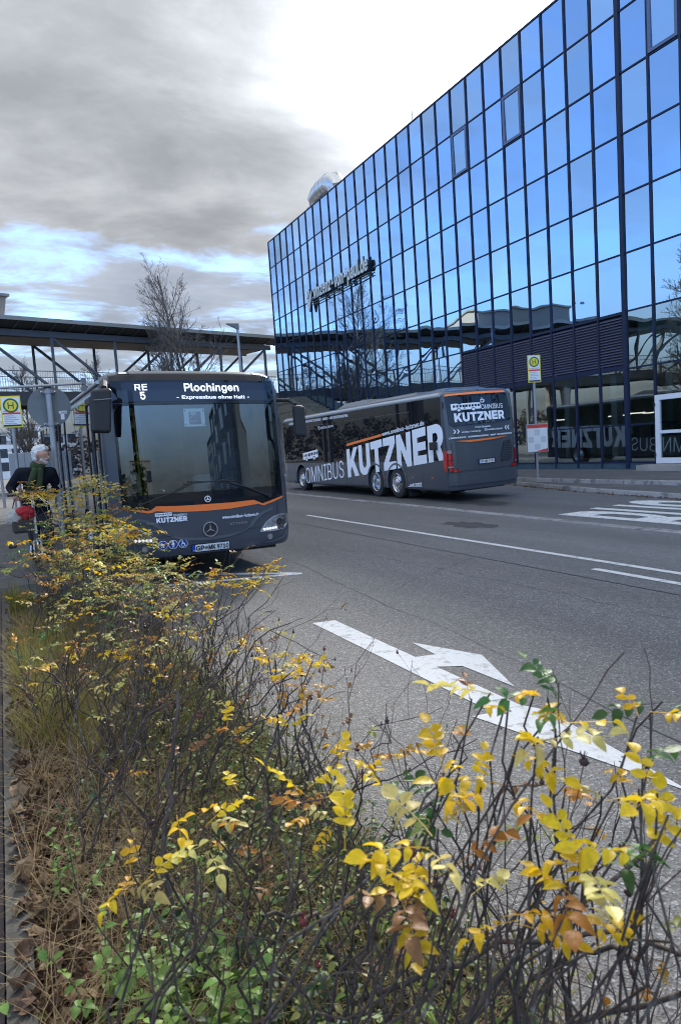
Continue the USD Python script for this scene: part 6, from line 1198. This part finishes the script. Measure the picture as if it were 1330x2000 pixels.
# more bare canes in every bush
for b in BU:
    y = b.c[1]
    n = 9 if y > 5 else 9 if y > 2.5 else 4
    for _ in range(n):
        H_ = G_.uniform(0.45, 0.95) if y > 2.5 else G_.uniform(0.35, 0.80)
        sx = G_.normal(0.20, 0.32); tip = b.c+np.array([sx, G_.normal(-0.05, 0.38), H_])
        if np.linalg.norm(tip-EYE) < 0.95 or tip[1] < 0.45: continue
        b.stem(tip, G_.uniform(0.0032, 0.0062), twigs=7 if not b.far else 4, hips=0.12 if not b.far else 0.06, leafy=0.10 if y < 5 else 0.20, kinds='bbopg' if y < 5 else 'pgbog', L=0.03, twl=(0.10, 0.36))
    for _ in range(0 if y < 5 else 14 if y < 7 else 34):       # leafy filling of the farther bushes
        q = b.c+np.array([G_.normal(0, 0.24), G_.normal(0, 0.32), G_.uniform(0.25, 1.0 if y < 7 else 1.12)]); b.tuft(q, G_.choice(list('ggppboGy')), 0.036, 3)
for b in BU: b.build()
# arching thick old canes across the foreground
old = thing('old_rose_stems', 'thick lichen spotted old rose stems lying low at the bottom edge', 'stems')
for a, b, r in (((0.55, 1.9, 0.10), (1.28, 1.15, 0.62), 0.011), ((0.30, 1.75, 0.2), (0.62, 1.05, 0.42), 0.010), ((0.75, 1.45, 0.15), (1.5, 1.25, 0.75), 0.010), ((0.62, 1.35, 0.15), (0.98, 0.78, 0.85), 0.009), ((0.85, 1.9, 0.1), (0.45, 1.5, 0.75), 0.008), ((1.1, 1.5, 0.05), (1.02, 0.75, 0.95), 0.008), ((0.35, 2.2, 0.2), (0.5, 2.5, 1.0), 0.011), ((0.7, 1.7, 0.1), (1.25, 1.9, 0.7), 0.009)):
    P = cane(a, b, n=14, wob=0.014); part(old, 'stem', cat_([tube(P, np.linspace(r, r*0.55, 14), 8, cap=False)]+thorns(P, r*0.8, 2)), M_CANE, smooth=True)
# grass, litter and herbs
def blades(n, xf, yf, hf, wid, bend, seed):
    R = np.random.RandomState(seed); V, F = [], []
    X = xf(R, n); Yg = yf(R, n); Hh = hf(R, n, X, Yg); a = R.uniform(0, 2*math.pi, n); be = bend*R.uniform(0.2, 1.3, n); Z = np.array([bed_z(x, y) for x, y in zip(X, Yg)])-0.01
    d = np.stack([np.cos(a), np.sin(a)], 1); s = np.stack([-np.sin(a), np.cos(a)], 1)*wid
    for i, t in enumerate((0, 0.4, 0.75, 1.0)):
        c = np.stack([X+d[:, 0]*be*Hh*t*t, Yg+d[:, 1]*be*Hh*t*t, Z+Hh*t*(1-0.25*be*t)], 1); w = (1-t)**0.6
        V.append(c+np.c_[s*w, np.zeros(n)]); V.append(c-np.c_[s*w, np.zeros(n)])
    v = np.stack(V, 1).reshape(-1, 3); i = np.arange(n)[:, None]*8
    f = np.vstack([i+[0, 1, 3], i+[0, 3, 2], i+[2, 3, 5], i+[2, 5, 4], i+[4, 5, 7], i+[4, 7, 6]]); return trimesh.Trimesh(v, f, process=False)
M_GRASS = leafmat('grass_olive', (0.31, 0.30, 0.065), (0.50, 0.40, 0.13), 0.3, 0.6); M_HAY = leafmat('grass_dry', (0.44, 0.35, 0.17), (0.26, 0.18, 0.09), 0.25, 0.7)
one('tall_grass', blades(9000, lambda R, n: R.beta(1.1, 1.6, n)*1.2-0.08, lambda R, n: R.uniform(3.9, 9.0, n), lambda R, n, X, Y: R.uniform(0.10, 0.42, n)*np.clip(2.6*meshkit.fbm(np.stack([X*3.5, Y*2.2, X*0], -1), 3, 9)-0.75, 0.12, 1.1), 0.0030, 0.8, 1), M_GRASS, 'yellowish green tall grass growing through the left of the bed', 'grass', kind='stuff')
one('short_grass', blades(11000, lambda R, n: 0.1+R.beta(1.6, 1.2, n)*1.26, lambda R, n: R.uniform(1.0, 6.0, n), lambda R, n, X, Y: R.uniform(0.05, 0.22, n), 0.0022, 0.9, 2), leafmat('grass_dark', (0.13, 0.17, 0.045), (0.24, 0.22, 0.07), 0.3, 0.6), 'thin dark green grass under the rose stems', 'grass', kind='stuff')
one('dry_grass', blades(12500, lambda R, n: R.uniform(-0.08, 1.36, n), lambda R, n: R.uniform(1.1, 7.5, n), lambda R, n, X, Y: R.uniform(0.06, 0.30, n), 0.0018, 1.5, 3), M_HAY, 'dry straw coloured grass lying between the stems', 'grass', kind='stuff')
def litter_leaf(R, size):
    n = 9; a = np.linspace(0, 2*math.pi, n, endpoint=False); r = size*(0.55+0.45*np.abs(np.cos(a*2.5)))*R.uniform(0.75, 1.2, n); x, y = r*np.cos(a)*1.15, r*np.sin(a)*0.9
    k1, k2 = R.uniform(-9, 9), R.uniform(3, 16)
    ri = 0.5; inner = np.stack([x*ri, y*ri], 1); P = np.vstack([[0, 0], inner, np.stack([x, y], 1)])
    z = k2*P[:, 1]**2+k1*P[:, 0]**2*0.5+R.normal(0, size*0.15, len(P)); v = np.c_[P, z]; f = []
    for i in range(n):
        j = (i+1) % n; f += [[0, 1+i, 1+j], [1+i, 1+n+i, 1+n+j], [1+i, 1+n+j, 1+j]]
    B = frame(R.normal(0, 1, 3)*[1, 1, 0.35], R.normal(0, 0.65, 3)+[0, 0, 1]); return v @ B.T, np.array(f)
def litter(n, xf, yf, sf, lift, seed):
    R = np.random.RandomState(seed); V, F, k = [], [], 0
    for _ in range(n):
        x, y = xf(R), yf(R); v, f = litter_leaf(R, sf(R)); z = (bed_z(x, y) if x > BEDX0 else 0.35)+lift(R, x, y); v = v+[x, y, z-min(0, v[:, 2].min())*0.6]; V.append(v); F.append(f+k); k += len(v)
    return trimesh.Trimesh(np.vstack(V), np.vstack(F), process=False)
M_LIT = [leafmat('litter_brown', (0.20, 0.115, 0.075), (0.30, 0.19, 0.12), 0.12, 0.75), leafmat('litter_dark', (0.11, 0.058, 0.038), (0.17, 0.10, 0.062), 0.1, 0.75), leafmat('litter_tan', (0.33, 0.215, 0.13), (0.2, 0.12, 0.07), 0.15, 0.75)]
for i in range(3):
    one('leaf_litter', litter(1500, lambda R: -0.10+abs(R.normal(0, 0.40)), lambda R: 1.3+R.beta(1.1, 1.8)*6.5, lambda R: R.uniform(0.011, 0.036)*(1.25 if R.uniform() < 0.15 else 1), lambda R, x, y: R.uniform(0.0, 0.05)*max(0, 1-2*max(x, 0)), 40+i), M_LIT[i], ('brown', 'dark rotting', 'pale tan')[i]+' curled dead leaves heaped along the stone edging', 'dead leaves', kind='stuff')
one('leaf_litter', litter(2000, lambda R: R.uniform(0.1, 1.36), lambda R: R.uniform(1.0, 6.5), lambda R: R.uniform(0.012, 0.030), lambda R, x, y: R.uniform(0, 0.02), 50), M_LIT[0], 'small scattered dead leaves on the soil under the roses', 'dead leaves', kind='stuff')
def herb(name, label, x, y, n, h, L, kind, seed):
    R = np.random.RandomState(seed); t = thing(name, label, 'plant', 'weeds under the roses', loc=(x, y, bed_z(x, y)))
    st, lv = [], []
    for k in range(n):
        a = R.uniform(0, 6.28); e = np.array([R.normal(0, 0.14), R.normal(0, 0.14), h*R.uniform(0.5, 1.1)]); P = cane(e*[0.35, 0.35, 0], e, n=6, wob=0.006); st.append(tube(P, np.linspace(0.0028, 0.0015, 6), 4, cap=False))
        for i in range(1, 6):
            for s in (0, math.pi):
                aa = a+i*1.57+s; d = np.array([math.cos(aa), math.sin(aa), R.uniform(-0.25, 0.45)]); l = L*R.uniform(0.6, 1.15)*(1.05-0.09*i); v, f = leaflet(l, l*0.34, R.uniform(0.1, 0.5), R.uniform(0.1, 0.5)); B = frame(d, np.array([R.normal(0, .2), R.normal(0, .2), 1.0])); lv.append((P[i]+v @ B.T, f))
    part(t, 'stems', cat_(st), M_HERB)
    for v, f in lv[:260]: part(t, 'leaf', trimesh.Trimesh(v, f, process=False), kind, smooth=True)
M_HERB = mat('herb_stem', (0.09, 0.12, 0.04), 0.6); M_HL = leafmat('herb_leaf', (0.21, 0.34, 0.075), (0.32, 0.40, 0.10), 0.35); M_HD = leafmat('herb_leaf_dark', (0.05, 0.11, 0.045), (0.09, 0.16, 0.06), 0.3)
for i, (lb, x, y, n, h, L, k) in enumerate((('bright green nettle like plant at the bottom edge beside the litter', 0.12, 2.02, 11, 0.24, 0.056, M_HL), ('bright green nettle like plant right of the one beside the litter', 0.24, 1.86, 12, 0.26, 0.058, M_HL), ('yellowish green weed under the lower left rose leaves', 0.45, 2.02, 8, 0.26, 0.05, M_HL), ('dark broad leaved weed at the bottom edge left of centre', 0.56, 1.74, 9, 0.24, 0.052, M_HD), ('light green nettle like plant at the bottom left corner', 0.30, 1.72, 14, 0.30, 0.062, M_HL), ('light green leafy plant beside the bottom edge left of the thick stems', 0.40, 1.45, 12, 0.28, 0.058, M_HL), ('darker green herb beneath the lower left yellow rose leaves', 0.45, 1.95, 8, 0.30, 0.045, M_HD), ('dark green herb in the shade of the middle foreground stems', 0.72, 1.75, 8, 0.25, 0.048, M_HD), ('green shoots at the foot of the rose by the asphalt', 1.15, 2.35, 6, 0.35, 0.045, M_HD), ('pale green weed beside the path edging half way along the bed', 0.05, 2.55, 5, 0.28, 0.040, M_HL), ('green weed among the brown leaves higher up the bed', 0.22, 3.1, 6, 0.25, 0.040, M_HD), ('pale green weed under the bare rose in the middle of the bed', 0.62, 2.6, 7, 0.30, 0.042, M_HL), ('green weed at the asphalt side near the arrow tail', 1.22, 3.5, 5, 0.30, 0.045, M_HD), ('green herb low under the largest yellow leaves', 0.80, 1.45, 7, 0.28, 0.05, M_HL))):
    herb('weed', lb, x, y, n, h, L, k, 300+i)

def cover(n, xf, yf, zf, L, seed):
    R = np.random.RandomState(seed); V, F, k = [], [], 0
    for _ in range(n):
        x, y = xf(R), yf(R); z = bed_z(x, y)+zf(R); l = L*R.uniform(0.5, 1.25); v, f = leaflet(l, l*R.uniform(0.28, 0.42), R.uniform(0, 0.6), R.uniform(-0.2, 0.6), 3)
        B = frame(R.normal(0, 1, 3)*[1, 1, 0.3], R.normal(0, 0.4, 3)+[0, 0, 1]); V.append(v @ B.T+[x, y, z]); F.append(f+k); k += len(v)
    return trimesh.Trimesh(np.vstack(V), np.vstack(F), process=False)
yd = lambda R: 1.1+R.beta(1.0, 1.6)*6.0
for nm_, lb, n, m, zf, L in (('ground_cover', 'low pale green weed leaves between the rose stems', 1700, M_HL, lambda R: R.uniform(0.0, 0.24), 0.034), ('ground_cover', 'low dark green weed leaves between the rose stems', 1100, M_HD, lambda R: R.uniform(0.0, 0.20), 0.034), ('ground_cover', 'olive and yellowing low leaves between the rose stems', 2600, LEAFM['g'], lambda R: R.uniform(0.02, 0.36), 0.026)):
    one(nm_, cover(n, lambda R: 0.22+R.beta(2.2, 1.2)*1.14, yd, zf, L, 700+n), m, lb, 'weeds', kind='stuff', smooth=True)

one('fallen_leaves', litter(130, lambda R: 1.38+abs(R.normal(0, 0.35)), lambda R: R.uniform(1.2, 9.0), lambda R: R.uniform(0.010, 0.022), lambda R, x, y: 0.004, 61), LEAFM['o'], 'small fallen leaves scattered on the asphalt along the bed', 'dead leaves', kind='stuff')
one('kerb_litter', litter(420, lambda R: 0.0, lambda R: 0.0, lambda R: R.uniform(0.015, 0.035), lambda R, x, y: 0.0, 62) if False else (lambda R: cat_([moved(trimesh.Trimesh(*litter_leaf(R, R.uniform(0.015, 0.04)), process=False), (float(np.interp(yy, [k[1] for k in KERB], [k[0] for k in KERB]))-abs(R.normal(0, 0.10))-0.02, yy, 0.012)) for yy in R.uniform(9.5, 22, 380)]))(np.random.RandomState(63)), M_LIT[0], 'brown leaf litter swept against the far bay kerb', 'dead leaves', kind='stuff')
